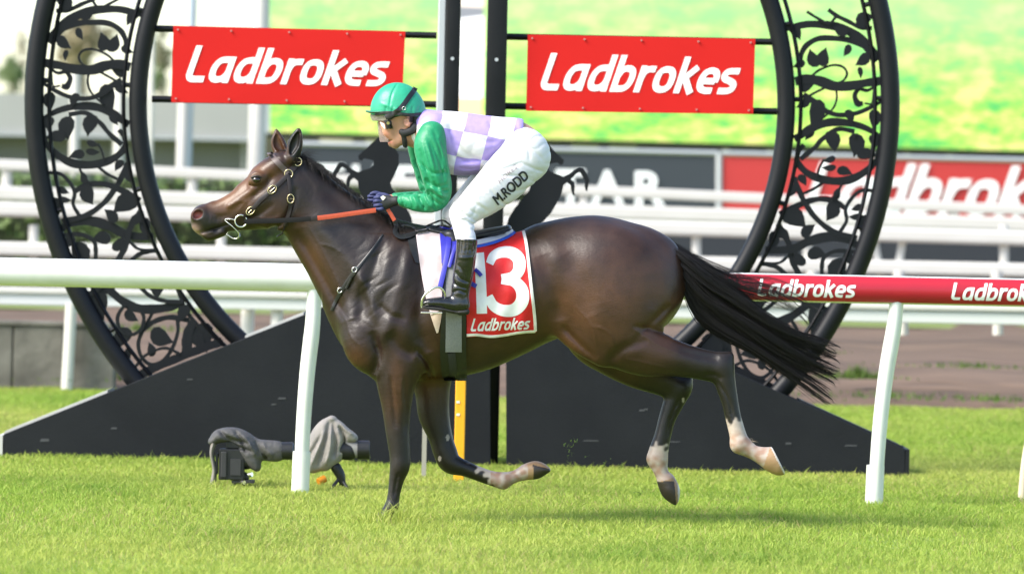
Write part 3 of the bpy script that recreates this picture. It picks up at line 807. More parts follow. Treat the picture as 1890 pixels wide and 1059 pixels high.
# ---- running rail (near)
YRL = 2.8
M_wr = mat('rail_white', (0.70, 0.71, 0.68), 0.32, 0.5, noise=(7, .55, (0.60, 0.62, 0.54)))
rail = empty('running_rail', (0, YRL, 0), 'white curved-leg running rail with red sponsor wrap crossing behind the horse', 'rail')
def railpt(u): return P(u, 501 + 0.0205*(u - 0) + (0.6 if u > 900 else 0), YRL)
RR = 26/ (FPX/(YRL - CAMY))
A, B = railpt(-420), railpt(2400)
MB().tube([A, B], RR, 28).build('rail_tube', M_wr, rail, smooth=True, angle=60)
# red wrap with the lettering, bent round the tube
def on_rail(u, ang, R):
    c = railpt(u); return (c[0], c[1] - R*cos(ang), c[2] + R*sin(ang))
v = []; f = []; us = np.linspace(1325, 2390, 30); an = np.linspace(-1.02, 1.12, 17)
for u in us:
    for a in an: v.append(on_rail(u, a, RR + .0025))
n_ = len(an)
for i in range(len(us) - 1):
    for j in range(n_ - 1): a = i*n_ + j; f.append((a, a+1, a+n_+1, a+n_))
MB().add(v, f).build('red_wrap', M_redrail, rail, smooth=True)
def rail_text(u0, u1):
    V, F = text_geo('Ladbrokes', .16, .03, 12, .92)
    Lf = _lift[('Ladbrokes', .16, .03, 12, .92)]
    vv = [on_rail(u0 + a*(u1 - u0), -0.66 + b*1.3, RR + .0045 + .0004*q) for (a, b), q in zip(V, Lf)]
    mesh('wrap_lettering', vv, F, M_letter, rail)
rail_text(1397, 1578); rail_text(1754, 1935)
def swan(top, bot, mids, par, y, w=(14, 16, 15, 14), name='curved_leg', sleeve=True):
    pts = [P(*p, y) for p in [top] + mids + [bot]]; pts[-1][2] = -.05
    q = spline(pts, 6); rr = np.interp(np.linspace(0, 1, len(q)), np.linspace(0, 1, len(w)), w) / (FPX/(y - CAMY))
    MB().tube(q, list(rr), 16, flat=(1.15, .92)).build(name, M_wr, par, smooth=True, angle=60)
    if sleeve:
        b = P(*bot, y); c = P(bot[0] + 2, bot[1] - 72, y)
        MB().tube([(b[0]-.004, y, -.03), (c[0], y, c[2])], .052, 18).build('foot_sleeve', M_wr, par, smooth=True, angle=50)
swan((580, 532), (555, 905), [(577, 600), (567, 690), (559, 800)], rail, YRL)
swan((1655, 556), (1614, 930), [(1649, 610), (1634, 700), (1622, 810)], rail, YRL)
mk = empty('leaning_post', (P(1886, 884, 3.6)[0], 3.6, 0), 'white leaning post foot at the right edge of the turf', 'post')
pts = [P(1886, 890, 3.6), P(1893, 850, 3.6), P(1905, 790, 3.6)]; pts[0][2] = -.03
MB().tube(spline(pts, 4), .026, 12).build('shaft', mat('cream_post', (.7, .58, .42), .5), mk, smooth=True, angle=60)

# ---- white fences behind
M_fw = mat('fence_white', (0.58, 0.56, 0.52), 0.45, noise=(1.5, .4, (0.48, 0.45, 0.40)))
def hr(e, v_left, v_right, y, th, nm='rail', m=None, deep=.07, u0=-250, u1=2150):
    A = P(u0, v_left - .0215*0 + (v_right - v_left)/1890*u0, y); B = P(u1, v_left + (v_right - v_left)/1890*u1, y)
    h = th/2/(FPX/(y - CAMY)); z0, z1_ = A[2], B[2]
    v = []
    for x, z in ((A[0], A[2]), (B[0], B[2])): v += [(x, y - deep/2, z - h), (x, y + deep/2, z - h), (x, y + deep/2, z + h), (x, y - deep/2, z + h)]
    return MB().add(v, [(0, 1, 2, 3), (4, 7, 6, 5), (0, 4, 5, 1), (1, 5, 6, 2), (2, 6, 7, 3), (3, 7, 4, 0)]).build(nm, m or M_fw, e, bevel=min(h, deep/2)*.45)
def vp(e, u, v0, v1, y, w, nm='upright', m=None, du=0, gz=None):
    A = P(u, v0, y); B = P(u + du, v1, y); h = w/2/(FPX/(y - CAMY))
    if gz is not None: B[2] = gz
    pts = [A, B]
    return MB().tube(pts, h, 10).build(nm, m or M_fw, e, smooth=True, angle=60)
g1 = empty('guard_rail', (0, 20.4, 0), 'low white guard rail at the far edge of the turf', 'fence')
hr(g1, 535, 570, 20.4, 12, 'top_rail'); hr(g1, 551, 589, 20.42, 22, 'beam', mat('guard_beam', (.62, .62, .6), .5), .05); 
for u in (-60, 512, 1075): vp(g1, u, 560, 700, 20.5, 24, gz=-.02, du=-4)
vp(g1, 132, 560, 706, 19.8, 22, gz=-.02, du=-9); vp(g1, 458, 560, 620, 20.6, 26, du=-2)
for u in (1667, 1842): vp(g1, u, 590, 618, 20.9, 20)
f2 = empty('paling_fence', (0, 32, .34), 'middle white rail fence with thick double rails and V braces', 'fence')
hr(f2, 386, 440, 32, 27, 'top_rail', deep=.16); hr(f2, 459, 499, 32, 26, 'lower_rail', deep=.16)
for u in (62, 300, 408, 560, 1060, 1285, 1490, 1853): vp(f2, u, 415 + .0225*u*0 , 505 + .022*u, 32.05, 18)
for u, d in ((1612, 14), (1668, -14), (732, 12), (786, -12)): vp(f2, u, 430, 500 + .012*u, 32.08, 15, du=d)
for u in (1660, 1840, 1500, 510, 640): vp(f2, u, 500, 530 + .0215*u*.5, 31.7, 22)
f3 = empty('paling_fence', (0, 42, .36), 'far white rail fence with a thin top rail below the billboards', 'fence')
hr(f3, 304, 388, 42, 19, 'top_rail', deep=.1); hr(f3, 357, 415, 42, 26, 'lower_rail', deep=.14)
for u in (12, 355, 618, 718, 1078, 1428, 1760): vp(f3, u, 306 + .0445*u, 372 + .031*u, 42.05, 20)
# ---- hedge behind the fences (left) 
def leafmass(name, lo, hi, n, size, m, label, cat, par=None, seed=1):
    r = np.random.default_rng(seed); lo = np.array(lo, float); hi = np.array(hi, float)
    c = lo + (hi - lo)*r.uniform(0, 1, (n, 3)); a = r.normal(0, 1, (n, 3)); a /= np.linalg.norm(a, axis=1)[:, None]; b = np.cross(a, r.normal(0, 1, (n, 3))); b /= np.linalg.norm(b, axis=1)[:, None]
    s = size*r.uniform(.5, 1.2, (n, 1)); V = np.stack([c - a*s, c + b*s*.6, c + a*s, c - b*s*.6], 1).reshape(-1, 3)
    o = mesh(name, V, np.arange(4*n).reshape(n, 4), m, par)
    if label: tag(o, label, cat)
    return o
M_hedge = mat('hedge_leaf', (0.07, 0.12, 0.03), .7, noise=(3, .8, (0.12, 0.16, 0.05)))
hL = P(-300, 300, 46); hR = P(1020, 500, 46)
hd = empty('hedge', ((hL[0]+hR[0])/2, 46.4, .3), 'clipped green hedge behind the white fences at the left', 'hedge')
leafmass('foliage', (hL[0], 45.6, .3), (hR[0], 47, P(0, 322, 46)[2]), 9000, .09, M_hedge, None, None, hd)
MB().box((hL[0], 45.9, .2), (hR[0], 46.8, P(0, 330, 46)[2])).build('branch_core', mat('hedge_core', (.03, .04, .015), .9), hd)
hl2 = P(1000, 460, 44); hr2 = P(2200, 480, 44)
dk = empty('kickboard', ((hl2[0]+hr2[0])/2, 44, .36), 'long dark kickboard seen below the white fence rails at the right', 'board')
zt = P(1700, 440, 44)[2]; zb = P(1700, 497, 44)[2]
MB().box((P(1010,460,44)[0], 44, .3), (hr2[0], 44.05, zt)).build('panel', mat('dark_kickboard', (.02, .024, .032), .7), dk)

# ---- billboards and the big screen
YBB = 54.0
def facing_quad(name, TL, TR, BR, BL, y, m, par, thick=.12):
    q = [P(*p, y) for p in (TL, TR, BR, BL)]
    v = q + [p + np.array([0, thick, 0]) for p in q]
    return MB().add(v, [(0, 3, 2, 1), (4, 5, 6, 7), (0, 1, 5, 4), (1, 2, 6, 5), (2, 3, 7, 6), (3, 0, 4, 7)]).build(name, m, par)
M_slate = mat('slate_billboard', (0.030, 0.037, 0.045), .6)
b1 = empty('billboard', (P(940, 395, YBB)[0], YBB, P(940, 395, YBB)[2]), 'slate grey trackside billboard with white capitals', 'billboard')
facing_quad('panel', (540, 266), (1322, 284), (1322, 402), (540, 382), YBB, M_slate, b1)
MB().tube([P(535, 265, YBB), P(1326, 283, YBB)], .04, 6).build('top_trim', M_alu, b1)
def capital(ch, u, w, v0, v1):
    dv = .022*(u - 1120)
    quad_text('letter', ch, [(u - w/2, v0 + dv), (u + w/2, v0 + dv), (u + w/2, v1 + dv), (u - w/2, v1 + dv)], M_letter, b1, YBB - .03, offset=.03)
for ch, u, w in (('T', 1053, 54), ('A', 1121, 62), ('R', 1200, 56), ('S', 985, 52), ('E', 752, 44), ('H', 676, 52), ('T', 608, 54)): capital(ch, u, w, 314, 378)
b2 = empty('billboard', (P(1700, 405, YBB)[0], YBB, P(1700, 405, YBB)[2]), 'long red trackside billboard with large white lettering', 'billboard')
facing_quad('panel', (1332, 285), (2250, 305), (2250, 428), (1332, 400), YBB, mat('red_billboard', (0.45, 0.028, 0.026), .6), b2)
MB().tube([P(1327, 283, YBB), P(1327, 405, YBB)], .05, 6).build('edge_trim', M_alu, b2)
MB().tube([P(1330, 283, YBB), P(2250, 304, YBB)], .04, 6).build('top_trim', M_alu, b2)
quad_text('lettering', 'Ladbrokes', [(1500, 298), (2018, 310), (2003, 408), (1485, 396)], M_letter, b2, YBB - .03, shear=.16, offset=.03, spacing=.92)

def screen_mat():
    m = bpy.data.materials.new('screen_picture'); m.use_nodes = True; n = m.node_tree.nodes; l = m.node_tree.links
    b = n['Principled BSDF']; b.inputs['Base Color'].default_value = (0, 0, 0, 1); b.inputs['Roughness'].default_value = .7
    tc = n.new('ShaderNodeTexCoord'); mp = n.new('ShaderNodeMapping'); mp.inputs['Scale'].default_value = (.55, 1, 1.5); l.new(tc.outputs['Object'], mp.inputs[0])
    t = n.new('ShaderNodeTexNoise'); t.inputs['Scale'].default_value = 2.6; t.inputs['Detail'].default_value = 8; t.inputs['Roughness'].default_value = .75; l.new(mp.outputs[0], t.inputs['Vector'])
    cr = n.new('ShaderNodeValToRGB'); e = cr.color_ramp.elements
    e[0].position = .40; e[0].color = (.06, .45, .10, 1); e[1].position = .60; e[1].color = (.70, .70, .22, 1)
    x = cr.color_ramp.elements.new(.49); x.color = (.32, .62, .08, 1)
    l.new(t.outputs['Fac'], cr.inputs[0])
    # brighter minty upper part of the broadcast picture, with brown divots
    sp = n.new('ShaderNodeSeparateXYZ'); l.new(tc.outputs['Object'], sp.inputs[0])
    mr = n.new('ShaderNodeMapRange'); mr.inputs[1].default_value = 3.5; mr.inputs[2].default_value = 5.0; mr.inputs[4].default_value = .65; l.new(sp.outputs['Z'], mr.inputs[0])
    mx = n.new('ShaderNodeMix'); mx.data_type = 'RGBA'; mx.inputs[7].default_value = (.40, .72, .30, 1); l.new(mr.outputs[0], mx.inputs[0]); l.new(cr.outputs[0], mx.inputs[6])
    mp2 = n.new('ShaderNodeMapping'); mp2.inputs['Scale'].default_value = (1.1, 1, 3.2); l.new(tc.outputs['Object'], mp2.inputs[0])
    t2 = n.new('ShaderNodeTexNoise'); t2.inputs['Scale'].default_value = 1.3; t2.inputs['Detail'].default_value = 3; l.new(mp2.outputs[0], t2.inputs['Vector'])
    r2 = n.new('ShaderNodeMapRange'); r2.inputs[1].default_value = .64; r2.inputs[2].default_value = .74; r2.inputs[4].default_value = .55; l.new(t2.outputs['Fac'], r2.inputs[0])
    ml = n.new('ShaderNodeMath'); ml.operation = 'MULTIPLY'; l.new(r2.outputs[0], ml.inputs[0]); l.new(mr.outputs[0], ml.inputs[1])
    mx2 = n.new('ShaderNodeMix'); mx2.data_type = 'RGBA'; mx2.inputs[7].default_value = (.42, .16, .03, 1); l.new(ml.outputs[0], mx2.inputs[0]); l.new(mx.outputs[2], mx2.inputs[6])
    l.new(mx2.outputs[2], b.inputs['Emission Color']); b.inputs['Emission Strength'].default_value = .58
    return m
YS = 62.0
scr = empty('big_screen', (P(1200, 270, YS)[0], YS, P(1200, 270, YS)[2]), 'giant outdoor video screen showing bright green turf', 'screen')
so_ = facing_quad('display', (499, -260), (2350, -220), (2350, 290), (499, 243), YS, screen_mat(), scr, .3)
facing_quad('frame_side', (489, -265), (498, -265), (498, 246), (489, 246), YS - .02, M_alu, scr, .4)
facing_quad('bottom_shelf', (489, 245), (2350, 292), (2350, 300), (489, 252), YS + .05, mat('screen_underside', (.03, .03, .03), .8), scr, 1.0)
def em(name, c, s):
    return mat(name, (0, 0, 0), .8, emis=c, estr=s)
facing_quad('picture_white_rail', (846, 36), (893, 30), (891, 181), (843, 180), YS - .012, em('screen_white', (.95, .95, .95), .75), scr, .004)
facing_quad('picture_sand', (843, 180), (891, 181), (890, 226), (842, 226), YS - .012, em('screen_sand', (.75, .52, .30), .72), scr, .004)
facing_quad('picture_grey', (846, 12), (893, 14), (893, 30), (846, 36), YS - .012, em('screen_grey', (.25, .27, .30), .6), scr, .004)
facing_quad('picture_pale', (846, -20), (893, -20), (893, 14), (846, 12), YS - .012, em('screen_pale', (.85, .72, .6), .7), scr, .004)
# gap under the screen: its shadow put into a dark sheet, with pale lamps and crates behind
gapw = empty('shadow_gap', (P(1200, 300, 64)[0], 64, .4), 'dark sheet for the shadow gap under the screen, with pale boxes', 'wall')
facing_quad('gap_shade_sheet', (470, 225), (2350, 270), (2350, 430), (470, 400), 64, mat('gap_shade_olive', (.05, .05, .04), .9, noise=(1.2, .9, (.11, .1, .06))), gapw)
M_pb = mat('pale_box', (.5, .45, .38), .8)
for u, w in ((620, 60), (690, 30), (1080, 50), (1150, 50), (1340, 12), (1425, 16), (1675, 12), (1755, 12), (955, 30)):
    v = 262 + .021*(u - 950)
    facing_quad('pale_box', (u - w/2, v), (u + w/2, v), (u + w/2, v + 16), (u - w/2, v + 16), 63.4, M_pb, gapw, .3)

# ---- poles behind, left of the screen
def pole(u, v0, du, v1, y, w, m, label):
    A = P(u, v0, y); B = P(u + du, v1, y); B[2] = .0
    e = empty('white_pole', (B[0], y, 0), label, 'pole')
    h = w/2/(FPX/(y - CAMY)); MB().tube([B, A], h, 14).build('shaft', m, e, smooth=True, angle=60)
    MB().tube([(B[0], y, .3), (B[0], y, .42)], h*1.5, 14).build('base_flange', m, e, smooth=True, angle=40)
M_bl = mat('pale_blue_grey_pole', (.36, .42, .48), .5)
pole(360, -120, -22, 520, 50, 15, M_bl, 'pale blue grey pole beside a white one behind the horse head')
pole(342, 120, -14, 520, 48, 22, M_fw, 'white pole beside the blue grey pole behind the horse muzzle')
pole(487, -140, -24, 585, 48.5, 32, M_fw, 'thick white pole at the left edge of the big screen')
pole(285, -120, -12, 520, 52, 10, M_fw, 'thin white pole just right of the inner ring')
pole(140, 130, -8, 520, 50, 18, M_fw, 'white pole seen through the left scrollwork')
pole(222, 150, -8, 520, 51, 20, M_fw, 'white pole seen just left of the inner ring')

# ---- long low building and trees in the distance (left)
YD = 110.0
bd = empty('pavilion', (P(200, 330, YD)[0], YD + 5, 0), 'long low pale grey pavilion far behind at the left', 'building')
M_fas = mat('pale_fascia', (.30, .30, .29), .8, noise=(.6, .4, (.25, .25, .24))); M_dkw = mat('shaded_wall', (.15, .15, .145), .8, noise=(.5, .5, (.11, .11, .11)))
facing_quad('fascia', (-400, 163), (700, 188), (700, 262), (-400, 236), YD, M_fas, bd, .6)
facing_quad('rear_wall', (-400, 240), (700, 262), (700, 420), (-400, 400), YD + .7, M_dkw, bd, .3)
facing_quad('gutter', (-400, 237), (700, 262), (700, 266), (-400, 241), YD - .1, M_alu, bd, .15)
for u in (-30, 90, 210, 330, 450): vp(bd, u, 250, 400, YD + .3, 8, 'column', M_fas)
M_lf = [mat('far_foliage_olive', (.19, .19, .10), .8), mat('far_foliage_tan', (.30, .25, .15), .8), mat('far_foliage_green', (.16, .22, .09), .8)]
M_tr = mat('far_bark', (.2, .17, .13), .9)
def tree(u, vtop, vbot, wpx, y, k, label):
    T = P(u, vtop, y); B = P(u, vbot, y); s = FPX/(y - CAMY); r = wpx/2/s; h = T[2] - B[2]
    e = empty('distant_tree', (T[0], y, 0), label, 'tree', 'trees behind the pavilion')
    MB().tube([(T[0], y, 0), (T[0] + .1, y, B[2]), (T[0], y, T[2] - h*.3)], [r*.16, r*.12, r*.05], 7).build('trunk', M_tr, e)
    rr = np.random.default_rng(int(u*7 + 100)); V = []
    for c in range(26):
        d = rr.normal(0, 1, 3); d /= np.linalg.norm(d); q = np.array([T[0] + d[0]*r*.75*rr.uniform(.2, 1), y + d[1]*r*.7, B[2] + h*.5 + d[2]*h*.4*rr.uniform(.3, 1)])
        n = 70; a = rr.normal(0, 1, (n, 3)); pos = q + a/np.linalg.norm(a, axis=1)[:, None]*r*.3*rr.uniform(.4, 1, (n, 1))
        t = rr.normal(0, 1, (n, 3)); b = rr.normal(0, 1, (n, 3)); sz = r*.06
        V.append(np.stack([pos - t*sz, pos + b*sz, pos + t*sz], 1))
    V = np.concatenate(V).reshape(-1, 3); mesh('crown', V, np.arange(len(V)).reshape(-1, 3), M_lf[k], e)
tree(150, 0, 165, 150, 150, 1, 'tan leafed tree behind the left scrollwork')
tree(300, 28, 170, 60, 150, 0, 'olive tree between the ring and the left banner')
tree(42, 22, 160, 34, 170, 1, 'slim pale tree at the far left edge against white sky')
tree(20, 100, 175, 70, 160, 2, 'low green tree left of the ring above the pavilion roof')
tree(290, 118, 180, 46, 145, 2, 'low yellow green shrub tree above the pavilion by the left banner')

# ================================================================== THE HORSE
HF = Field((P(335, 500)[0], -0.37, -0.03), (P(1470, 500)[0], 0.37, P(900, 228)[2] + .02), 0.0058)
def mirr(pts): return [(u, v, -y, a, b) for u, v, y, a, b in pts]
# trunk
HF.chain([(742,560,0,132,64),(795,561,0,138,80),(855,558,0,132,90),(915,550,0,116,94),(975,532,0,106,92),(1035,514,0,104,88),(1095,508,0,104,84),(1160,520,0,106,70)], k=.02)
# neck
HF.chain([(556,350,0,48,26),(572,380,0,64,30),(607,421,0,76,38),(648,464,0,90,50),(690,510,0,106,62),(735,545,0,122,68)], k=.05)
# withers ridge and croup
HF.chain([(690,425,0,30,16),(745,448,0,30,20),(800,460,0,30,24),(860,470,0,28,26)], k=.05)
HF.chain([(1000,445,0,26,26),(1060,440,0,34,40),(1110,442,0,38,46),(1165,462,0,38,40),(1205,480,0,34,26)], k=.06)
# breast
for sg in (-1, 1):
    HF.chain([(672,590,sg*.11,40,30),(676,640,sg*.12,38,32),(700,668,sg*.11,30,30)], k=.05)
    HF.ball(735, 560, sg*.13, 52, 100, 34, rot=.35, k=.06)      # shoulder blade
    HF.ball(1130, 540, sg*.13, 100, 82, 44, rot=-.4, k=.07)     # rump
# near foreleg (planted)
NF = -.135
HF.chain([(735,600,NF,62,34),(740,650,NF,52,34),(733,700,NF,37,30),(733,750,NF,27,24),(735,795,NF,22,20),(739,835,NF,19.5,19),(739,858,NF,18.5,19),(733,882,NF,14,14),(728,910,NF,11.5,12),(724,935,NF,12.5,13)], k=.035)
HF.chain([(724,932,NF,13,14),(712,948,NF,12,14),(704,962,NF,17,18)], k=.012)
# far foreleg (folded back)
FF = .125
HF.chain([(765,620,FF,60,34),(790,672,FF,46,34),(797,720,FF,33,28),(800,765,FF,29,24),(812,806,FF,22.5,20),(822,838,FF,22,20),(832,856,FF,20,19),(860,867,FF,14.5,14),(900,882,FF,13.5,13),(928,889,FF,15.5,15)], k=.035)
HF.chain([(928,889,FF,15,15),(950,881,FF,11.5,13),(968,874,FF,14,15)], k=.012)
HF.chain([(972,872,FF,15,16),(988,869,FF,17,18),(1002,868,FF,11,18),(1013,869,FF,4,14)], k=.008)
# near hind leg (stretched back)
NH = -.13
HF.chain([(1120,520,NH,96,52),(1130,570,NH,84,52),(1145,612,NH,64,46),(1185,644,NH,48,38),(1235,658,NH,35,30),(1280,668,NH,29,24),(1318,676,NH,28,20)], k=.05)
HF.chain([(1345,656,NH,8,11),(1333,672,NH,21,19),(1336,700,NH,19.5,18),(1345,737,NH,15.5,15),(1352,770,NH,14.5,14),(1360,800,NH,15.5,15),(1364,817,NH,18,17)], k=.02)
HF.chain([(1364,817,NH,18,17),(1388,832,NH,13.5,15),(1408,840,NH,17,18)], k=.012)
HF.chain([(1410,841,NH,17,18),(1423,845,NH,23,22),(1436,849,NH,26,23)], k=.008); HF.trim((1400,800,1480,890), (1419,815), (1446,869), NH-.09, NH+.09)
# far hind leg
FH = .12
HF.chain([(1110,560,FH,84,48),(1105,610,FH,64,46),(1130,648,FH,46,40),(1175,676,FH,40,34),(1220,698,FH,32,26),(1250,714,FH,26,20)], k=.05)
HF.chain([(1272,700,FH,8,11),(1258,716,FH,20,19),(1246,740,FH,19.5,17),(1233,772,FH,16,15),(1224,806,FH,15.5,15),(1217,832,FH,18,16),(1214,848,FH,19,17)], k=.02)
HF.chain([(1214,848,FH,19,17),(1222,874,FH,13,15),(1231,890,FH,16,18)], k=.012)
HF.chain([(1231,890,FH,17,18),(1238,906,FH,18,20),(1244,920,FH,11,18),(1247,930,FH,4,14)], k=.008)
# flank fold
HF.chain([(1030,575,-.14,30,18),(1065,620,-.15,26,18),(1110,650,-.15,22,18)], k=.05)
# head
HF.chain([(536,345,0,58,27),(528,352,0,63,31),(503,364,0,58,33),(472,376,0,48,29),(436,389,0,37,21),(402,399,0,30,19),(382,404,0,27.5,22),(378,403,0,26.5,22)], k=.03)
HF.chain([(520,300,0,20,30),(500,312,0,20,31),(480,322,0,16,27)], k=.03)           # forehead
for sg in (-1, 1):
    HF.ball(518, 385, sg*.062, 42, 38, 12, rot=.3, k=.03)    # cheek
    HF.ball(476, 333, sg*.078, 17, 13, 9, rot=.4, k=.02)     # eye socket
    HF.chain([(470,352,sg*.07,6,6),(445,368,sg*.058,5,5),(425,380,sg*.05,4,4)], k=.02)   # facial crest
    HF.ball(369, 396, sg*.042, 17, 14, 9, rot=.5, k=.012)    # nostril wing
    HF.ball(366, 396, sg*.066, 10, 7.5, 12, rot=.55, k=.005, sub=True)
HF.chain([(362,418,0,8,16),(372,427,0,8,15),(392,428,0,8,14)], k=.012)          # upper lip
HF.chain([(378,433,0,7,12),(388,437,0,7.5,12),(410,428,0,9,14)], k=.008)         # lower lip, chin
for sg in (-1, 1): HF.groove([(362,430),(378,428),(400,421),(420,414),(432,409)], 2.4, -.008, sg)
# ears
for (pp, yy) in (([(540,292),(546,266),(551,245),(552,238)], -.062), ([(522,290),(513,266),(510,248),(509,239)], .055)):
    HF.chain([(pp[0][0],pp[0][1],yy*.85,14,13),(pp[1][0],pp[1][1],yy,14,10),(pp[2][0],pp[2][1],yy*1.05,7,6),(pp[3][0],pp[3][1],yy*1.05,2,2)], k=.014)
    HF.chain([(pp[0][0]-1,pp[0][1]-10,yy-.032,5,9),(pp[1][0]-1,pp[1][1],yy-.028,8.5,9),(pp[2][0],pp[2][1]+2,yy-.016,3,4)], k=.004, sub=True)
# dock of tail
HF.chain([(1195,455,0,26,20),(1228,465,0,20,15),(1250,492,0,14,12),(1265,530,0,9,9)], k=.03)

# muscle relief
G = HF.groove; Bu = HF.bulge
for sg in (-1, 1):
    G([(548,425),(575,470),(612,535),(640,590)], 9, -.014, sg)          # jugular furrow
    G([(575,400),(620,450),(665,505),(690,560)], 16, .010, sg)          # neck ridge
    G([(590,345),(640,385),(700,425)], 14, -.010, sg)                   # below the crest
    G([(712,440),(690,500),(672,560),(664,600)], 11, -.015, sg)         # front of the shoulder
    G([(760,450),(745,520),(722,590),(700,640)], 13, .014, sg)          # shoulder spine
    G([(790,470),(780,540),(775,600),(790,650)], 14, -.017, sg)         # behind the shoulder
    G([(690,610),(700,650),(692,690)], 8, -.016, sg)                    # breast / arm crease
    G([(720,610),(742,640),(768,655)], 11, -.014, sg)                   # arm
    Bu(745, 610, 36, 28, .016, .5, sg)
    Bu(665, 620, 26, 34, .012, 0, sg)
    for i in range(7):                                                    # ribs, faint
        x = 880 + i*20; G([(x, 500), (x+14, 560), (x+8, 620)], 6, -.0012, sg)
    G([(1000,470),(1020,530),(1032,590)], 16, -.012, sg)                # hollow of the flank
    Bu(1025, 470, 20, 30, .010, .2, sg)                                 # point of hip
    G([(1040,470),(1075,520),(1092,580)], 18, -.007, sg)     # thigh front
    G([(1190,470),(1205,520),(1200,570)], 18, -.004, sg)     # hamstring groove
    pass
    Bu(1120, 560, 50, 60, .012, 0, sg); Bu(1100, 470, 50, 34, .008, .2, sg)
    G([(1120,665),(1150,640),(1195,625)], 9, -.012, sg)
    G([(505,322),(490,346),(455,372)], 6, -.006, sg)                    # face hollows
    G([(548,345),(540,378),(520,412),(495,420)], 5, -.008, sg)          # back of the jaw
    G([(440,345),(412,365),(392,376)], 5, -.005, sg)
    G([(395,405),(410,400),(430,396)], 5, -.004, sg)
    G([(508,375),(480,395),(450,405)], 5, -.005, sg)
# leg tendons and forearm
G([(722,690),(728,740),(732,790)], 4, -.007, -1); G([(748,690),(750,750),(748,800)], 4, -.006, -1)
G([(737,868),(732,890),(728,915)], 2.5, -.0075, -1); G([(1250,645),(1290,655),(1325,660)], 5, -.008, -1)
G([(1322,700),(1342,735),(1352,775)], 2.6, -.0075); G([(1255,735),(1240,770),(1232,808)], 2.6, -.0075)
G([(1290,690),(1318,690),(1330,700)], 4, -.006, -1)
HF.wrinkle(36, 21, .0048, 41, .15, .45, (560,380,860,690), (695,520,62,66)); HF.wrinkle(30, 38, .0045, 42, .1, .5, (560,380,860,690), (705,560,70,80))
# veins, tendons and skin creases
VEIN = [[(620,560),(640,590),(650,620),(672,640)],[(640,590),(665,585),(690,600)],[(690,640),(702,668),(698,700),(706,740)],[(745,690),(742,720),(746,760)],[(880,640),(920,628),(965,610),(1000,590)],[(930,626),(950,600),(985,585)],
        [(840,600),(880,612),(920,606)],[(1060,560),(1090,600),(1100,640)],[(1090,600),(1120,610),(1135,640)],[(1160,600),(1190,620),(1225,640),(1265,655)],[(1150,660),(1190,668),(1235,680)],[(470,360),(452,376),(440,392)],[(455,372),(440,372),(420,384)],[(500,352),(490,372),(470,388)],
        [(560,400),(590,450),(620,510),(640,555)],[(590,450),(612,455),(640,470)],[(520,400),(500,405),(478,402)]]
for pth in VEIN:
    for sg in (-1, 1): G(pth, 2.3, .0028, sg)
for sg in (-1, 1):
    for k in range(5): G([(548+7*k, 300+9*k), (556+6*k, 318+9*k), (556+4*k, 340+8*k)], 3.4, -.0018, sg)      # creases behind the jaw
    for k in range(4): G([(382+7*k, 388+2*k), (388+7*k, 398+k), (386+7*k, 412)], 2.2, -.0035, sg)              # muzzle wrinkles
    G([(460,340),(472,344),(488,340)], 2, -.005, sg); G([(458,326),(474,319),(490,326)], 2.4, .005, sg)       # eye folds
    G([(1036,598),(1062,626),(1100,660)], 6, -.013, sg); G([(1165,600),(1195,605),(1232,618)], 5, -.008, sg)
    G([(768,640),(790,668),(800,700)], 5, -.010, sg); G([(700,560),(722,580),(752,590)], 6, -.008, sg); G([(660,500),(680,540),(700,600)], 7, .008, sg)
    G([(1235,560),(1205,590),(1165,630)], 6, -.007, sg)
HM = SurfMap(HF, 4)
hV, hFc = HF.mesh(2)
M_coat = bpy.data.materials.new('bay_coat'); M_coat.use_nodes = True
n = M_coat.node_tree.nodes; l = M_coat.node_tree.links; b = n['Principled BSDF']
at = n.new('ShaderNodeAttribute'); at.attribute_name = 'Col'
tc = n.new('ShaderNodeTexCoord'); t = n.new('ShaderNodeTexNoise'); t.inputs['Scale'].default_value = 7; t.inputs['Detail'].default_value = 6; l.new(tc.outputs['Object'], t.inputs['Vector'])
mr = n.new('ShaderNodeMapRange'); mr.inputs[1].default_value = .3; mr.inputs[2].default_value = .7; mr.inputs[3].default_value = .66; mr.inputs[4].default_value = 1.3; l.new(t.outputs['Fac'], mr.inputs[0])
mx = n.new('ShaderNodeMix'); mx.data_type = 'RGBA'; mx.blend_type = 'MULTIPLY'; mx.inputs[0].default_value = 1; l.new(at.outputs['Color'], mx.inputs[6]); l.new(mr.outputs[0], mx.inputs[7])
l.new(mx.outputs[2], b.inputs['Base Color'])
mp = n.new('ShaderNodeMapping'); mp.inputs['Scale'].default_value = (70, 70, 260); mp.inputs['Rotation'].default_value = (0, .35, 0); l.new(tc.outputs['Object'], mp.inputs[0])
t2 = n.new('ShaderNodeTexNoise'); t2.inputs['Scale'].default_value = 1; t2.inputs['Detail'].default_value = 3; l.new(mp.outputs[0], t2.inputs['Vector'])
t3 = n.new('ShaderNodeTexNoise'); t3.inputs['Scale'].default_value = 16; t3.inputs['Detail'].default_value = 3; l.new(tc.outputs['Object'], t3.inputs['Vector'])
bp = n.new('ShaderNodeBump'); bp.inputs['Strength'].default_value = .25; bp.inputs['Distance'].default_value = .004; l.new(t2.outputs['Fac'], bp.inputs['Height'])
bp2 = n.new('ShaderNodeBump'); bp2.inputs['Strength'].default_value = .14; bp2.inputs['Distance'].default_value = .014; l.new(t3.outputs['Fac'], bp2.inputs['Height']); l.new(bp.outputs[0], bp2.inputs['Normal'])
l.new(bp2.outputs[0], b.inputs['Normal'])
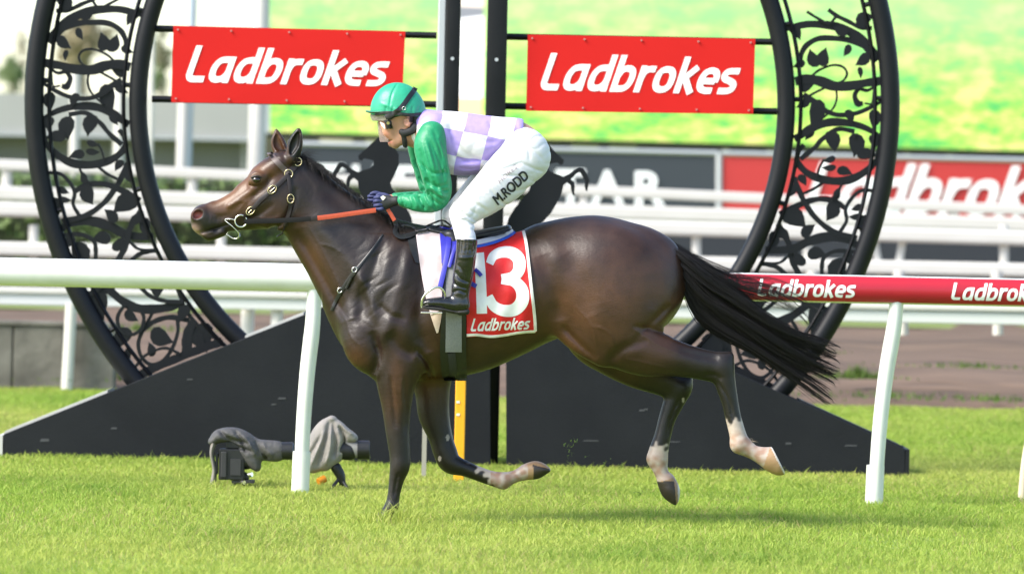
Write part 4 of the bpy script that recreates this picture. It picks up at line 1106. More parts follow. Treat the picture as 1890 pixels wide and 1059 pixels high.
mr2 = n.new('ShaderNodeMapRange'); mr2.inputs[3].default_value = .31; mr2.inputs[4].default_value = .50; l.new(t.outputs['Fac'], mr2.inputs[0]); l.new(mr2.outputs[0], b.inputs['Roughness'])
b.inputs['Specular IOR Level'].default_value = .4

horse = empty('racehorse', (P(735, 965, 0)[0], 0, 0), 'dark bay galloping racehorse with white pasterns and a streaming tail', 'horse')
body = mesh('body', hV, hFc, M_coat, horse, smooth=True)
U, Vp = pxof(hV[:, 0], hV[:, 2]); Yp = hV[:, 1]
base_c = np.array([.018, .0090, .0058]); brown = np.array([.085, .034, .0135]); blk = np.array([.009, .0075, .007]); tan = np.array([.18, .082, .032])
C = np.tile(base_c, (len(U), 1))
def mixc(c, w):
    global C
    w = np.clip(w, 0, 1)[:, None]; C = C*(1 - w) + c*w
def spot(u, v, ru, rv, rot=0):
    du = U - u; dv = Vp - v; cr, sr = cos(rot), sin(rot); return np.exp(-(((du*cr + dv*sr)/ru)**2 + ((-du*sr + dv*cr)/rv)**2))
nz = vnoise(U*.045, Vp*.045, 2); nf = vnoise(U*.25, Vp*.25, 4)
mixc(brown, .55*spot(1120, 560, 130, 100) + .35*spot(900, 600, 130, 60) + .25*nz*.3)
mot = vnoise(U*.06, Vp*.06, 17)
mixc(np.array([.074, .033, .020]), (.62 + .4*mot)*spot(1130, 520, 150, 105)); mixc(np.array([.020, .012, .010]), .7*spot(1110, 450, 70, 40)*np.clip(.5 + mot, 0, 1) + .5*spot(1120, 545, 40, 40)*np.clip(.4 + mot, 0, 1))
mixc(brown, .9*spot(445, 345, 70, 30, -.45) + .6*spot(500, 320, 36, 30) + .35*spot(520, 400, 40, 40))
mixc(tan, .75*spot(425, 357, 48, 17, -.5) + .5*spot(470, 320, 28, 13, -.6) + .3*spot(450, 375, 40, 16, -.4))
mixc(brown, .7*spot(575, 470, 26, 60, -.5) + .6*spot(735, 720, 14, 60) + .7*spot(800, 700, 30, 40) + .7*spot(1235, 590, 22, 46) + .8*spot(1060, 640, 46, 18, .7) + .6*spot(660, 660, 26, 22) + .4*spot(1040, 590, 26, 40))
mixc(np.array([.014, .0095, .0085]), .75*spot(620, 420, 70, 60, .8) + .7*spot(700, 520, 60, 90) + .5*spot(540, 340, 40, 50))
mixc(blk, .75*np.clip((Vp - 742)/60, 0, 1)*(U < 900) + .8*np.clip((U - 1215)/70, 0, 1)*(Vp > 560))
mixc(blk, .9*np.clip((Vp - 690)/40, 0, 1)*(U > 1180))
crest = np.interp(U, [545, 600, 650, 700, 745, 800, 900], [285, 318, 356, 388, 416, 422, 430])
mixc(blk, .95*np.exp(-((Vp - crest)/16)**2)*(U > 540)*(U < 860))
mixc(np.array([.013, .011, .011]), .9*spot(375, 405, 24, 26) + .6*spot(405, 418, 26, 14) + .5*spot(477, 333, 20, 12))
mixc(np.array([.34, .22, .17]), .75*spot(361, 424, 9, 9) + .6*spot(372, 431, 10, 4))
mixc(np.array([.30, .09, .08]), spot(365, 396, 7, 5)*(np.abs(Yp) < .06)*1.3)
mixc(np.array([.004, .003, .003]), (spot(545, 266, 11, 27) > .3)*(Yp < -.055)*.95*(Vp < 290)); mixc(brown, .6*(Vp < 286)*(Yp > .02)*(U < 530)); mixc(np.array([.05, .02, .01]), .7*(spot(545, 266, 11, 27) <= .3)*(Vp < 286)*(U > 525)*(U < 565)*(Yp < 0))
wht = np.array([.40, .33, .28]); pk = np.array([.27, .14, .085])
def sock(w, edge, c=None): mixc(wht if c is None else c, 1/(1 + np.exp(-(w + edge*nf*1.0)/1.2)))
nearl = Yp < 0
far_f = (Yp > .02)*(U > 860)*(U < 1030)*(Vp > 840); sock(np.where(far_f > 0, (U - 896) - (Vp - 882)*.9, -99), 9); mixc(pk, .8*far_f*(U > 905)*np.clip(.6 + .7*nf, 0, 1))
nh = (Yp < -.02)*(U > 1300)*(Vp > 740); sock(np.where(nh > 0, Vp - 774 + (U - 1350)*.15, -99), 7); mixc(pk, .75*nh*np.clip((Vp - 788)/18, 0, 1)*np.clip(.6 + .6*nf, 0, 1))
fh = (Yp > .02)*(U > 1170)*(U < 1300)*(Vp > 790); sock(np.where(fh > 0, Vp - 826 + (1225 - U)*.25, -99), 7); mixc(pk, .7*fh*np.clip((Vp - 830)/18, 0, 1)*np.clip(.55 + .6*nf, 0, 1))
hoof = np.array([.30, .185, .095]); dk = np.array([.02, .017, .015])
def hard(c, cond): mixc(c, np.where(cond, .96, 0.0))
hard(hoof, (far_f > 0) & (U > 974)); hard(dk, (far_f > 0) & (U > 984) & (Vp > 858 + (U - 984)*.28)); 
hard(hoof, (nh > 0) & (U - 1412 + (Vp - 842)*.35 > 0)); hard(np.array([.55, .5, .45]), (nh > 0) & ((U - 1419) - (Vp - 815)*.5 > -3.0))
hard(hoof*.9, (fh > 0) & (Vp > 886 - (U - 1231)*.3)); hard(dk, (fh > 0) & (Vp > 889) & (U < 1246 + (Vp-900)*.1)); hard(np.array([.5, .46, .42]), (fh > 0) & (U > 1252))
hard(np.array([.05, .04, .035]), (Vp > 944) & (U < 760))
mixc(np.array([.5, .42, .36]), .8*(spot(826, 808, 4, 7) > .5)*1.0 + .7*(spot(811, 847, 4, 6) > .5) + .7*(spot(1262, 739, 3, 6) > .5))
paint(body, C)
# eyes
M_eye = mat('wet_dark_eye', (.012, .007, .005), .06, .6, coat=.6)
M_lid = mat('dark_eyelid', (.012, .009, .008), .5)
for sg in (-1, 1):
    c = P(475, 332, 0); y0 = float(HM([475], [332])[0]); cy = sg*(-y0 - .008) if sg > 0 else y0 + .008
    v = []; f = []
    mbx = MB()
    R = .0195; pts = []
    for i in range(9):
        a = pi*i/8
        for j in range(14):
            bta = 2*pi*j/14; pts.append((c[0] + R*1.2*sin(a)*cos(bta), cy + R*.95*cos(a), c[2] + R*.85*sin(a)*sin(bta)))
    for i in range(8):
        for j in range(14): f.append((i*14+j, i*14+(j+1) % 14, (i+1)*14+(j+1) % 14, (i+1)*14+j))
    eo = mbx.add(pts, f).build('eye', M_eye, horse, smooth=True)
    lid = [(c[0] + .027*cos(t), cy + sg*(.012 - .010*abs(cos(t))), c[2] + .006 + .012*sin(t)) for t in np.linspace(-.1, pi + .1, 10)]
    MB().tube(lid, [.002] + [.0055]*8 + [.002], 7).build('eyelid', M_lid, eo, smooth=True)

# tail hair
M_hair = mat('black_horsehair', (.0075, .0062, .006), .45, .4, noise=(30, .5, (.014, .0105, .0095)))
def bundle(mid, top, bot, n, jit, seed, yspread, wob=6, len_lo=.72, nsamp=16):
    """hairs flowing inside the band between two traced edges"""
    r = np.random.default_rng(seed); T = spline(np.array(top, float), 12); Bt = spline(np.array(bot, float), 12)
    def at(c, t): k = np.clip(t, 0, 1)*(len(c)-1); i = np.clip(k.astype(int), 0, len(c)-2); fr = (k - i)[..., None]; return c[i]*(1-fr) + c[i+1]*fr
    s = r.uniform(0, 1, n); ln = np.where(r.uniform(0, 1, n) < .5, r.uniform(len_lo, 1, n), r.uniform(.35, 1, n)); t0 = np.abs(r.normal(0, .07, n))
    tt = t0[:, None] + (ln - t0)[:, None]*np.linspace(0, 1, nsamp)[None]
    drift = r.normal(0, .22, n)[:, None]*np.linspace(0, 1, nsamp)[None]**1.5
    ss = np.clip(s[:, None] + drift, -.06, 1.06)[..., None]
    # fibres gather into locks
    lock = np.round(ss*9)/9; ss = ss + (lock - ss)*(.55*np.linspace(0, 1, nsamp)**1.2)[None, :, None]
    uv = at(T, tt)*(1 - ss) + at(Bt, tt)*ss
    ph = r.uniform(0, 6.28, n)[:, None]; lk = np.round(s*11); uv[..., 1] += (wob*np.sin(ph*.35 + lk[:, None]*2.4 + tt*7)*tt**1.2); uv[..., 0] += 9*np.sin(lk[:, None]*1.7 + 1)*tt**2; uv += r.normal(0, jit, (n, 1, 2))*tt[..., None]
    y = r.normal(0, yspread, n)[:, None]*np.sin(np.clip(tt, 0, 1)*pi*.8 + .25) + r.normal(0, .012, n)[:, None]*tt
    w = Pa(uv.reshape(-1, 2), 0.0).reshape(n, nsamp, 3); w[..., 1] = y
    return w
t_top = [(1222,450),(1264,470),(1312,506),(1362,540),(1408,578),(1452,606),(1500,624),(1548,642)]
t_bot = [(1245,478),(1262,535),(1288,588),(1335,622),(1385,648),(1430,674),(1482,704),(1530,732)]
def locks(top, bot, nl, per, seed, lens, width, wave, yspread, nsamp=18):
    r = np.random.default_rng(seed); T = spline(np.array(top, float), 12); B = spline(np.array(bot, float), 12); out = []
    def at(c, t): k = np.clip(t, 0, 1)*(len(c)-1); i = np.clip(k.astype(int), 0, len(c)-2); fr = (k - i)[..., None]; e = c[i]*(1-fr) + c[i+1]*fr; return e + np.clip(t - 1, 0, 1)[..., None]*(c[-1] - c[-6])*1.6
    tt = np.linspace(0, 1, nsamp)
    for q in range(nl):
        s0 = (q + r.uniform(0, 1))/nl; s1 = np.clip(s0 + r.normal(0, .22), -.08, 1.08); L = r.uniform(*lens); y0 = r.normal(0, yspread)
        t = .02 + (L - .02)*tt; ss = (s0 + (s1 - s0)*tt**1.3)[:, None]
        c = at(T, t)*(1 - ss) + at(B, t)*ss
        c[:, 1] += wave*np.sin(r.uniform(0, 6.3) + tt*r.uniform(4, 8))*tt**1.2; c[:, 0] += wave*.5*np.sin(r.uniform(0, 6.3) + tt*6)*tt
        w = width*r.uniform(.6, 1.3); n = int(per*r.uniform(.6, 1.4))
        a = r.uniform(0, 6.28, n)[:, None]; rad = np.sqrt(r.uniform(0, 1, n))[:, None]; sp = (.75 + .6*np.sin(tt*pi*.9) - .95*tt**2.2)[None]*w
        cut = r.uniform(.82, 1.0, n)[:, None]; tq = tt[None]*cut
        cu = np.stack([np.interp(tq, tt, c[:, 0]), np.interp(tq, tt, c[:, 1])], -1)
        stray = r.normal(0, 2.2, (n, 1, 2))*tt[None, :, None]**2*(r.uniform(0, 1, n) < .25)[:, None, None]*3
        cu[..., 1] += np.sin(a)*rad*sp; cu[..., 0] += np.cos(a)*rad*sp*.35; cu += stray
        p = Pa(cu.reshape(-1, 2), 0.0).reshape(n, nsamp, 3); p[..., 1] = y0*np.sin(np.clip(tt, 0, 1)*pi*.8 + .3)[None] + np.cos(a)*rad*sp/S
        out.append(p)
    return np.concatenate(out)
tw = locks(t_top, t_bot, 48, 60, 11, (.84, 1.17), 10, 10, .035)
tl = strands('tail', tw, np.random.default_rng(3).uniform(.0011, .0022, len(tw)), M_hair, horse)
tw = locks(t_top, t_bot, 16, 40, 13, (.45, .75), 9, 5, .04)
strands('tail', tw, .0016, M_hair, horse)
# loose fly-away hair on the upper edge
t2a = [(1235,445),(1290,475),(1350,505),(1420,520),(1490,548),(1515,572)]; t2b = [(1240,460),(1310,510),(1380,545),(1440,560),(1490,590),(1505,640)]
tw = locks(t2a, t2b, 22, 15, 12, (.55, 1.1), 6, 14, .04)
strands('tail', tw, .0010, M_hair, horse)
# mane: short hair along the crest, most of it falling to the far side
r = np.random.default_rng(5); n = 1500
cr_pts = spline(np.array([(553,288),(575,300),(600,319),(650,357),(700,390),(735,414)], float), 12)
k = r.uniform(0, 1, n)*(len(cr_pts)-1.01); i = k.astype(int); root = cr_pts[i]*(1-(k-i))[:, None] + cr_pts[i+1]*(k-i)[:, None]
tt = np.linspace(0, 1, 9)[None, :]; ln = r.uniform(14, 34, n)[:, None]; side = np.where(r.uniform(0, 1, n) < .33, -1, 1)[:, None]
uu = root[:, :1] + 2 + ln*tt*r.normal(.55, .2, n)[:, None]; vv_ = root[:, 1:] + 3 - r.uniform(3, 9, n)[:, None]*np.sin(tt*pi*.8) + ln*tt**1.6*r.uniform(.5, 1.0, n)[:, None]
w = Pa(np.column_stack([uu.ravel(), vv_.ravel()]), 0.0).reshape(n, 9, 3)
w[..., 1] = side*(r.uniform(.0, .03, n)[:, None] + .075*tt**.8*r.uniform(.6, 1.2, n)[:, None]*np.interp(root[:, 0], [550, 735], [.8, 1.3])[:, None])
w[..., 0] += .012*np.sin(root[:, :1]*.35)*np.linspace(0, 1, 9)[None]; strands('mane', w, .0012, M_hair, horse)
# forelock and whiskery poll hair
n = 120; tt = np.linspace(0, 1, 8)[None, :]
uu = 545 + r.normal(0, 5, n)[:, None] + tt*r.uniform(-38, -5, n)[:, None]; vv_ = 284 + r.normal(0, 3, n)[:, None] + tt**1.5*r.uniform(0, 18, n)[:, None] - 5*np.sin(tt*3)
w = Pa(np.column_stack([uu.ravel(), vv_.ravel()]), 0.0).reshape(n, 8, 3); w[..., 1] = r.normal(0, .02, n)[:, None] + 0*tt
strands('forelock', w, .0013, M_hair, horse)
n = 70; uu = 556 + r.normal(0, 6, n)[:, None] + tt*r.uniform(4, 34, n)[:, None]; vv_ = 290 + r.normal(0, 3, n)[:, None] + tt*r.uniform(-14, 18, n)[:, None] - 6*np.sin(tt*2.6)
w = Pa(np.column_stack([uu.ravel(), vv_.ravel()]), 0.0).reshape(n, 8, 3); w[..., 1] = r.normal(0, .025, n)[:, None] + 0*tt
strands('mane', w, .0009, M_hair, horse)
n = 60; tt = np.linspace(0, 1, 6)[None, :]; uu = 1378 + r.normal(0, 3, n)[:, None] + tt*r.uniform(2, 14, n)[:, None]; vv_ = 812 + r.normal(0, 4, n)[:, None] + tt**2*r.uniform(0, 8, n)[:, None]
w = Pa(np.column_stack([uu.ravel(), vv_.ravel()]), 0.0).reshape(n, 6, 3); w[..., 1] = NH + r.normal(0, .012, n)[:, None] + 0*tt
strands('feather_hair', w, .001, mat('pale_feather', (.35, .27, .2), .6), horse)

# ================================================================== TACK
def surf_text(name, s, quad, m, parent, smap, lift, shear=0.0, offset=0.0, cuts=12, spacing=1.0):
    V, F = text_geo(s, shear, offset, cuts, spacing); q = np.array(quad, float); a = V[:, :1]; b = V[:, 1:2]
    uv = (q[0]*(1-a) + q[1]*a)*b + (q[3]*(1-a) + q[2]*a)*(1-b)
    return mesh(name, on_plane0(uv, smap(uv[:, 0], uv[:, 1]) - lift - .0003*_lift.get((s, shear, offset, cuts, spacing), 0)), F, m, parent)
def surf_sheet(name, rows, smap, lift, m, parent, thick=.004, nu=14, nv=40, wav=0.0, mirror=False):
    """cloth lying on a surface: rows = [(v_left,u_left, v_right,u_right)...] from top to bottom"""
    r = np.array(rows, float); r = spline(r, 6) if len(r) > 2 else r
    k = np.linspace(0, len(r)-1, nv); i = np.clip(k.astype(int), 0, len(r)-2); fr = (k - i)[:, None]; r = r[i]*(1-fr) + r[i+1]*fr
    s = np.linspace(0, 1, nu)[None, :]
    uu = r[:, 1:2]*(1-s) + r[:, 3:4]*s; vv = r[:, 0:1]*(1-s) + r[:, 2:3]*s
    y = smap(uu.ravel(), vv.ravel()).reshape(uu.shape) - lift
    if wav: y = y - wav*(1 + np.sin(uu*.16 + vv*.05) + .7*np.sin(uu*.05 - vv*.11 + 1))*.5
    top = on_plane0(np.column_stack([uu.ravel(), vv.ravel()]), y.ravel() - thick); bot = on_plane0(np.column_stack([uu.ravel(), vv.ravel()]), y.ravel())
    vv3 = np.vstack([top, bot]); 
    if mirror: vv3[:, 1] *= -1
    N = nu*nv; f = []
    for j in range(nv-1):
        for q in range(nu-1):
            a = j*nu + q; f.append((a, a+1, a+nu+1, a+nu)); f.append((a+N, a+nu+N, a+nu+1+N, a+1+N))
        a = j*nu; f.append((a, a+nu, a+nu+N, a+N)); a += nu-1; f.append((a, a+N, a+nu+N, a+nu))
    for q in range(nu-1):
        f.append((q, q+N, q+1+N, q+1)); a = (nv-1)*nu + q; f.append((a, a+1, a+1+N, a+N))
    ob = MB().add(vv3, f).build(name, m, parent, smooth=True, angle=50)
    return ob
def ring_px(name, u, v, ru, rv, rot, rad, y, m, parent, mirror=False, n=22):
    c = P(u, v, 0); pts = []
    for k in range(n):
        a = 2*pi*k/n; x = ru/S*cos(a); z = rv/S*sin(a)
        pts.append((c[0] + x*cos(rot) - z*sin(rot), -y if mirror else y, c[2] + x*sin(rot) + z*cos(rot)))
    return MB().tube(pts, rad, 7, closed=True).build(name, m, parent, smooth=True)
M_lea = mat('brown_bridle_leather', (.012, .008, .0078), .45, .35, noise=(40, .5, (.022, .014, .013)))
M_blea = mat('black_leather', (.010, .010, .011), .38, .5)
M_brass = mat('pale_brass', (.62, .50, .30), .25, .5, metal=.9)
M_steel = mat('bit_steel', (.72, .70, .66), .2, .5, metal=.95)
def hy(u, v): return float(HM([u], [v])[0])
br = empty('bridle', (P(500, 360)[0], 0, P(500, 360)[2]), 'brown leather bridle with brass buckles on the horse head', 'bridle')
for mi in (False, True):
    s_ = strap('cheekpiece', [(534,322),(520,336),(504,351),(485,367),(472,381),(462,392),(452,402)], 8, HM, M_lea, br, lift=.009, thick=.006, mirror=mi)
    strap('strap_end', [(492,361),(486,366),(480,371)], 8.4, HM, M_lea, s_, lift=.012, mirror=mi)
    strap('headpiece', [(535,320),(543,310),(551,298),(556,291)], 10.5, HM, M_lea, br, lift=.009, thick=.006, mirror=mi)
    strap('throatlatch', [(534,326),(537,350),(538,370),(536,388),(531,405),(527,418)], 7, HM, M_lea, br, lift=.009, thick=.006, mirror=mi)
    strap('browband', [(498,283),(507,293),(520,307),(533,320)], 10, HM, mat('grey_brown_browband', (.085, .06, .056), .5), br, lift=.009, thick=.006, mirror=mi)
    for u, v, ru, rv, ro in ((504,350,9,6.2,.75),(464,389,9,6,.75),(551,299,7,7.5,0),(538,367,6,8,0)):
        yb = hy(u, v) - .016; bk = ring_px('buckle', u, v, ru, rv, ro, .0030, yb, M_brass, br, mi)
        c = P(u, v, 0); yy = -yb if mi else yb
        MB().tube([(c[0]-.016*cos(ro), yy, c[2]-.016*sin(ro)), (c[0]+.016*cos(ro), yy, c[2]+.016*sin(ro))], .0011, 6).build('buckle_prong', M_brass, bk)
    ring_px('strap_ring', 534, 321, 7.5, 7.5, 0, .0034, hy(534, 321) - .012, M_brass, br, mi)
    ring_px('bit_ring', 446, 408, 11, 11, 0, .0042, hy(446, 405) - .016, M_steel, br, mi)
    y0 = hy(440, 408) - .016; y0 = -y0 if mi else y0
    MB().tube(spline([(*P(435,406)[[0]], y0, P(435,406)[2]), (P(425,404)[0], y0*.9, P(425,404)[2]), (P(416,406)[0], y0*.75, P(416,406)[2]), (P(428,416)[0], y0*1.0, P(428,416)[2]), (P(440,428)[0], y0*.95, P(440,428)[2]), (P(441,438)[0], y0*.7, P(441,438)[2]), (P(431,440)[0], y0*.5, P(431,440)[2]), (P(417,431)[0], y0*.3, P(417,431)[2])], 5), .0026, 6).build('bit_wire', M_steel, br, smooth=True)
# bands that cross over the brow, the poll and under the throat
def cross(name, pts, w, m):
    q = spline(np.array([(P(u, v)[0], y, P(u, v)[2]) for u, v, y in pts]), 5)
    MB().tube(q, w, 8, flat=(1, .35)).build(name, m, br, smooth=True)
cross('brow_crossband', [(499,286,-.082),(498,284,-.05),(497,283,0),(498,284,.05),(499,286,.082)], .012, MATS['grey_brown_browband'])
cross('poll_crossband', [(556,291,-.05),(556,286,-.03),(556,284,0),(556,286,.03),(556,291,.05)], .012, M_lea)
cross('throat_loop', [(527,418,-.085),(522,430,-.07),(514,435,-.04),(512,436,0),(514,435,.04),(522,430,.07),(527,418,.085)], .0075, M_lea)
rn = empty('reins', (P(600, 402)[0], -.1, P(600, 402)[2]), 'black reins with orange rubber grips running to the gloves', 'reins')
def rein_y(u, v): return np.minimum(np.interp(u, [447, 520, 588, 690, 730], [-.085, -.12, -.15, -.125, -.11]), HM(u, v) - .006)
M_or = mat('orange_rubber', (.50, .075, .03), .55, noise=(60, .5, (.4, .055, .025)))
for mi in (False, True):
    strap('rein_leather', [(453,409),(480,408),(520,407),(560,405),(590,402.5)], 9, rein_y, mat('dull_black_rein', (.006, .006, .006), .7, .2), rn, mirror=mi)
    strap('rubber_grip', [(588,402.5),(620,398.5),(655,393.5),(695,388)], 8.6, rein_y, M_or, rn, lift=.009, thick=.006, mirror=mi)
    strap('rein_join', [(576,404),(582,403),(589,402.5)], 10, rein_y, M_lea, rn, lift=.009, mirror=mi)
strap('rein_tail', [(720,390),(726,402),(732,416),(730,428),(740,436),(756,434),(770,428)], 8.5, lambda u, v: np.minimum(HM(u, v) - .012, -.08), M_blea, rn, wtap=[6, 8, 8, 9, 9, 9, 6])
strap('rein_tail', [(716,386),(722,395),(729,407)], 7, lambda u, v: np.minimum(HM(u, v) - .018, -.10), M_or, rn)
strap('rein_tail', [(733,419),(748,416),(762,419),(770,424)], 4, lambda u, v: np.minimum(HM(u, v) - .008, -.07), M_blea, rn)
bpl = empty('breastplate', (P(650, 505)[0], -.1, P(650, 505)[2]), 'thin black breastplate strap across the horse shoulder', 'strap')
for mi in (False, True):
    strap('strap_band', [(708,432),(690,458),(668,486),(655,502),(638,526),(622,552),(613,572)], 5, HM, M_blea, bpl, wtap=[3, 3.5, 4.5, 7.5, 7.5, 6, 5], mirror=mi)
    for u, v in ((656,497),(629,535)): ring_px('buckle', u, v, 5, 4, .9, .0025, hy(u, v) - .011, M_steel, bpl, mi)
    strap('strap_end', [(650,512),(644,524),(640,532)], 4, HM, M_blea, bpl, lift=.009, thick=.006, mirror=mi)

# saddle, pad, girth, number cloth
M_blue = mat('royal_blue_nylon', (.022, .022, .30), .4, .5, noise=(25, .5, (.035, .035, .42)))
M_pad = mat('soiled_white_pad', (.54, .47, .50), .8, noise=(9, .75, (.38, .29, .27)), bump=(60, .2, .004))
M_padt = mat('soiled_pad_tip', (.62, .50, .42), .85, noise=(14, .8, (.35, .25, .2)))
M_cloth = mat('red_number_cloth', (.62, .016, .018), .55, .35, bump=(14, .5, .012), noise=(8, .4, (.52, .012, .016)))
M_num = mat('white_number_print', (.80, .79, .78), .6, noise=(16, .5, (.62, .60, .57)))
M_bord = mat('white_cloth_border', (.78, .75, .70), .7, noise=(22, .6, (.6, .53, .46)))
M_grey = mat('grey_girth_elastic', (.17, .175, .18), .8, bump=(220, .4, .003), noise=(120, .6, (.24, .24, .24)))
pad = empty('saddle_pad', (P(790, 500)[0], -.1, P(790, 430)[2]), 'soiled white saddle pad hanging to a point in front of the boot', 'pad')
cl = empty('number_cloth', (P(920, 520)[0], -.2, P(920, 430)[2]), 'red saddlecloth with a white number and lettering on the horse flank', 'cloth')
sad = empty('saddle', (P(860, 430)[0], 0, P(860, 430)[2]), 'light black and blue racing saddle with girth under the rider', 'saddle')
padrows = [(424,767,418,816),(450,771,450,817),(505,779,505,817),(550,788,545,817),(580,796,570,816),(598,802,590,814),(612,807,612,810)]
clrows = [(452,856,425,967),(480,858,455,974),(520,860,510,980),(560,861,560,986),(590,862,590,988),(620,862,611,990)]
for mi in (False, True):
    surf_sheet('pad_panel', padrows[:5], HM, .010, M_pad, pad, wav=.006, mirror=mi)
    surf_sheet('pad_tip', [(574,794,568,817),(596,801,588,815),(613,807,612,810)], HM, .008, M_padt, pad, wav=.003, mirror=mi)
    surf_sheet('under_flap', [(436,752,422,770),(460,758,450,774),(484,768,486,780)], HM, .004, M_blea, sad, mirror=mi)
    surf_sheet('number_panel', clrows, HM, .010, M_cloth, cl, nu=40, nv=50, wav=.009, mirror=mi)
    surf_sheet('girth_band', [(432,822,432,864),(500,820,500,863),(575,817,575,861),(640,813,640,861),(690,816,690,862),(702,820,702,862)], HM, .022, M_blea, sad, mirror=mi)
    surf_sheet('girth_elastic', [(440,824,440,853),(520,824,520,853),(590,824,590,853),(648,823,648,853)], HM, .028, M_grey, sad, mirror=mi)
    surf_sheet('blue_flap', [(417,812,421,852),(440,813,445,852),(462,815,466,846),(485,816,488,838)], HM, .030, M_blue, sad, mirror=mi)
    strap('stirrup_leather', [(829,434),(828,455),(824,480),(819,505),(813,530)], 9, HM, M_blue, sad, lift=.042, mirror=mi)
    strap('stirrup_leather', [(842,452),(836,470),(830,492)], 6, HM, M_blue, sad, lift=.044, mirror=mi)
    strap('girth_buckle_strap', [(834,650),(836,670),(837,694)], 14, HM, mat('dark_webbing', (.02, .021, .022), .7), sad, lift=.030, mirror=mi)
    strap('keeper_strap', [(768,428),(785,425),(800,420),(815,416),(832,420)], 3.4, HM, M_blea, sad, lift=.034, mirror=mi)
    strap('keeper_strap', [(768,423),(785,418),(802,411),(818,407),(834,418)], 3.2, HM, M_blea, sad, lift=.030, mirror=mi)
    strap('blue_tab', [(877,496),(884,502),(889,508)], 7, HM, M_blue, sad, lift=.034, mirror=mi)
    strap('blue_tab', [(868,520),(874,524),(880,527)], 8, HM, M_blue, sad, lift=.034, mirror=mi)
    def wavf(u, v): return HM(u, v) - .009*(1 + np.sin(u*.16 + v*.05) + .7*np.sin(u*.05 - v*.11 + 1))*.5
    bo = strap('white_border', [(966,426),(972,455),(978,510),(984,560),(987,590),(988,610)], 5.5, wavf, M_bord, cl, lift=.0118, thick=.004, mirror=mi)
    strap('white_border', [(988,610),(960,612),(930,617),(905,619),(880,616),(862,617)], 5, wavf, M_bord, cl, lift=.0118, thick=.004, mirror=mi)
    strap('pad_roll', [(862,450),(885,446),(910,440),(932,433),(948,427)], 9, HM, mat('pale_roll', (.6, .6, .66), .7), sad, lift=.016, thick=.012, mirror=mi)
    strap('blue_piping', [(864,457),(888,453),(912,447),(935,438),(951,428)], 5, HM, mat('bright_blue_piping', (.03, .10, .55), .5), sad, lift=.020, thick=.010, mirror=mi)
strap('number_print', [(904,486),(911,472),(926,465),(944,466),(957,477),(958,496),(947,510),(926,514)], 20, wavf, M_num, cl, lift=.0150, thick=.0012, wtap=[14, 17, 20, 22, 23, 22, 20, 18])
strap('number_print', [(926,514),(949,518),(963,534),(963,555),(949,570),(928,571),(911,562),(902,545)], 20, wavf, M_num, cl, lift=.0156, thick=.0012, wtap=[18, 20, 23, 24, 23, 21, 19, 16])
strap('number_print', [(884,466),(887,500),(889,540),(890,577)], 19, wavf, M_num, cl, lift=.0150, thick=.0012)
surf_text('lettering', 'Ladbrokes', [(872,586), (979,584), (977,607), (869,611)], M_num, cl, wavf, .0165, shear=.15, offset=.02, cuts=14)
SF = Field((P(770,450)[0], -.25, P(800,480)[2]), (P(965,400)[0], .25, P(900,395)[2]), .006)
SF.chain([(795,424,0,10,34),(830,432,0,10,42),(870,436,0,10,44),(915,428,0,9,40),(938,422,0,7,30)], k=.02)
for sg in (-1, 1): SF.chain([(835,436,sg*.12,12,10),(838,458,sg*.17,10,8)], k=.03)
v_, f_ = SF.mesh(1); mesh('seat', v_, f_, mat('saddle_black', (.014, .014, .018), .4), sad, smooth=True)

# ================================================================== THE RIDER
person = empty('person', (P(850, 560)[0], 0, P(850, 575)[2]), 'jockey in green sleeves and lilac checked silks crouching over the saddle', 'person')
KY = [-.11, -.15, -.20, -.235]
by_ = min(hy(860, 500), hy(855, 540)) - .085      # boot depth beside the flank
def leg(sg, du, dv):
    th = [(966,290,.10,46,38),(936,325,.15,44,34),(897,361,.205,36,30),(860,391,.24,26,25)]
    sh = [(854,397,.245,23,23),(857,420,.27,20,21),(862,446,-by_,18,19)]
    return [(u+du, v+dv, sg*y, a, b) for u, v, y, a, b in th], [(u+du, v+dv, sg*y, a, b) for u, v, y, a, b in sh]
# breeches
BF = Field((P(800,400)[0], -.46, P(900,470)[2]), (P(1035,400)[0], .46, P(900,225)[2]), .0046)
BF.chain([(948,262,0,32,48),(962,278,0,42,56),(968,292,0,42,58)], k=.03)
for sg, du, dv in ((-1, 0, 0), (1, -16, 3)):
    t_, s2 = leg(sg, du, dv); BF.chain(t_, k=.035); BF.chain(s2, k=.03)
    BF.ball(972, 285, sg*.10, 40, 46, 34, rot=.3, k=.04)
rs = np.random.default_rng(8)
for pth, w, am in (([(905,318),(935,312),(965,300)], 3, -.006), ([(910,328),(945,325),(985,330)], 3, -.005), ([(955,262),(985,280),(1005,300)], 3.5, -.005), ([(960,300),(985,312),(1006,318)], 3, -.005),
                   ([(845,372),(862,384),(885,398)], 2.6, -.006), ([(840,384),(858,396),(884,410)], 2.6, -.006), ([(842,400),(860,408),(884,418)], 2.6, -.006), ([(845,414),(862,420),(882,428)], 2.4, -.005), ([(852,362),(874,374),(905,392)], 3, -.005),
                   ([(930,352),(955,352),(985,345)], 3.2, -.004), ([(900,345),(925,372),(940,380)], 3, -.004), ([(965,250),(975,275),(978,300)], 3, -.004), ([(868,352),(880,368),(900,384)], 2.6, .004), ([(846,406),(858,402),(876,404)], 2.2, .004)):
    BF.groove(pth, w, am)
BF.wrinkle(60, 17, .007, 3, .1, .7, (800,330,920,450), (862,405,32,34)); BF.wrinkle(75, 15, .006, 6, .1, .6, None, (985,290,36,50))
BF.cut(lambda X, Y, Z: (P(862, 444)[2] - Z) + 0*X + 0*Y)
BM = SurfMap(BF, 1); v_, f_ = BF.mesh(1)
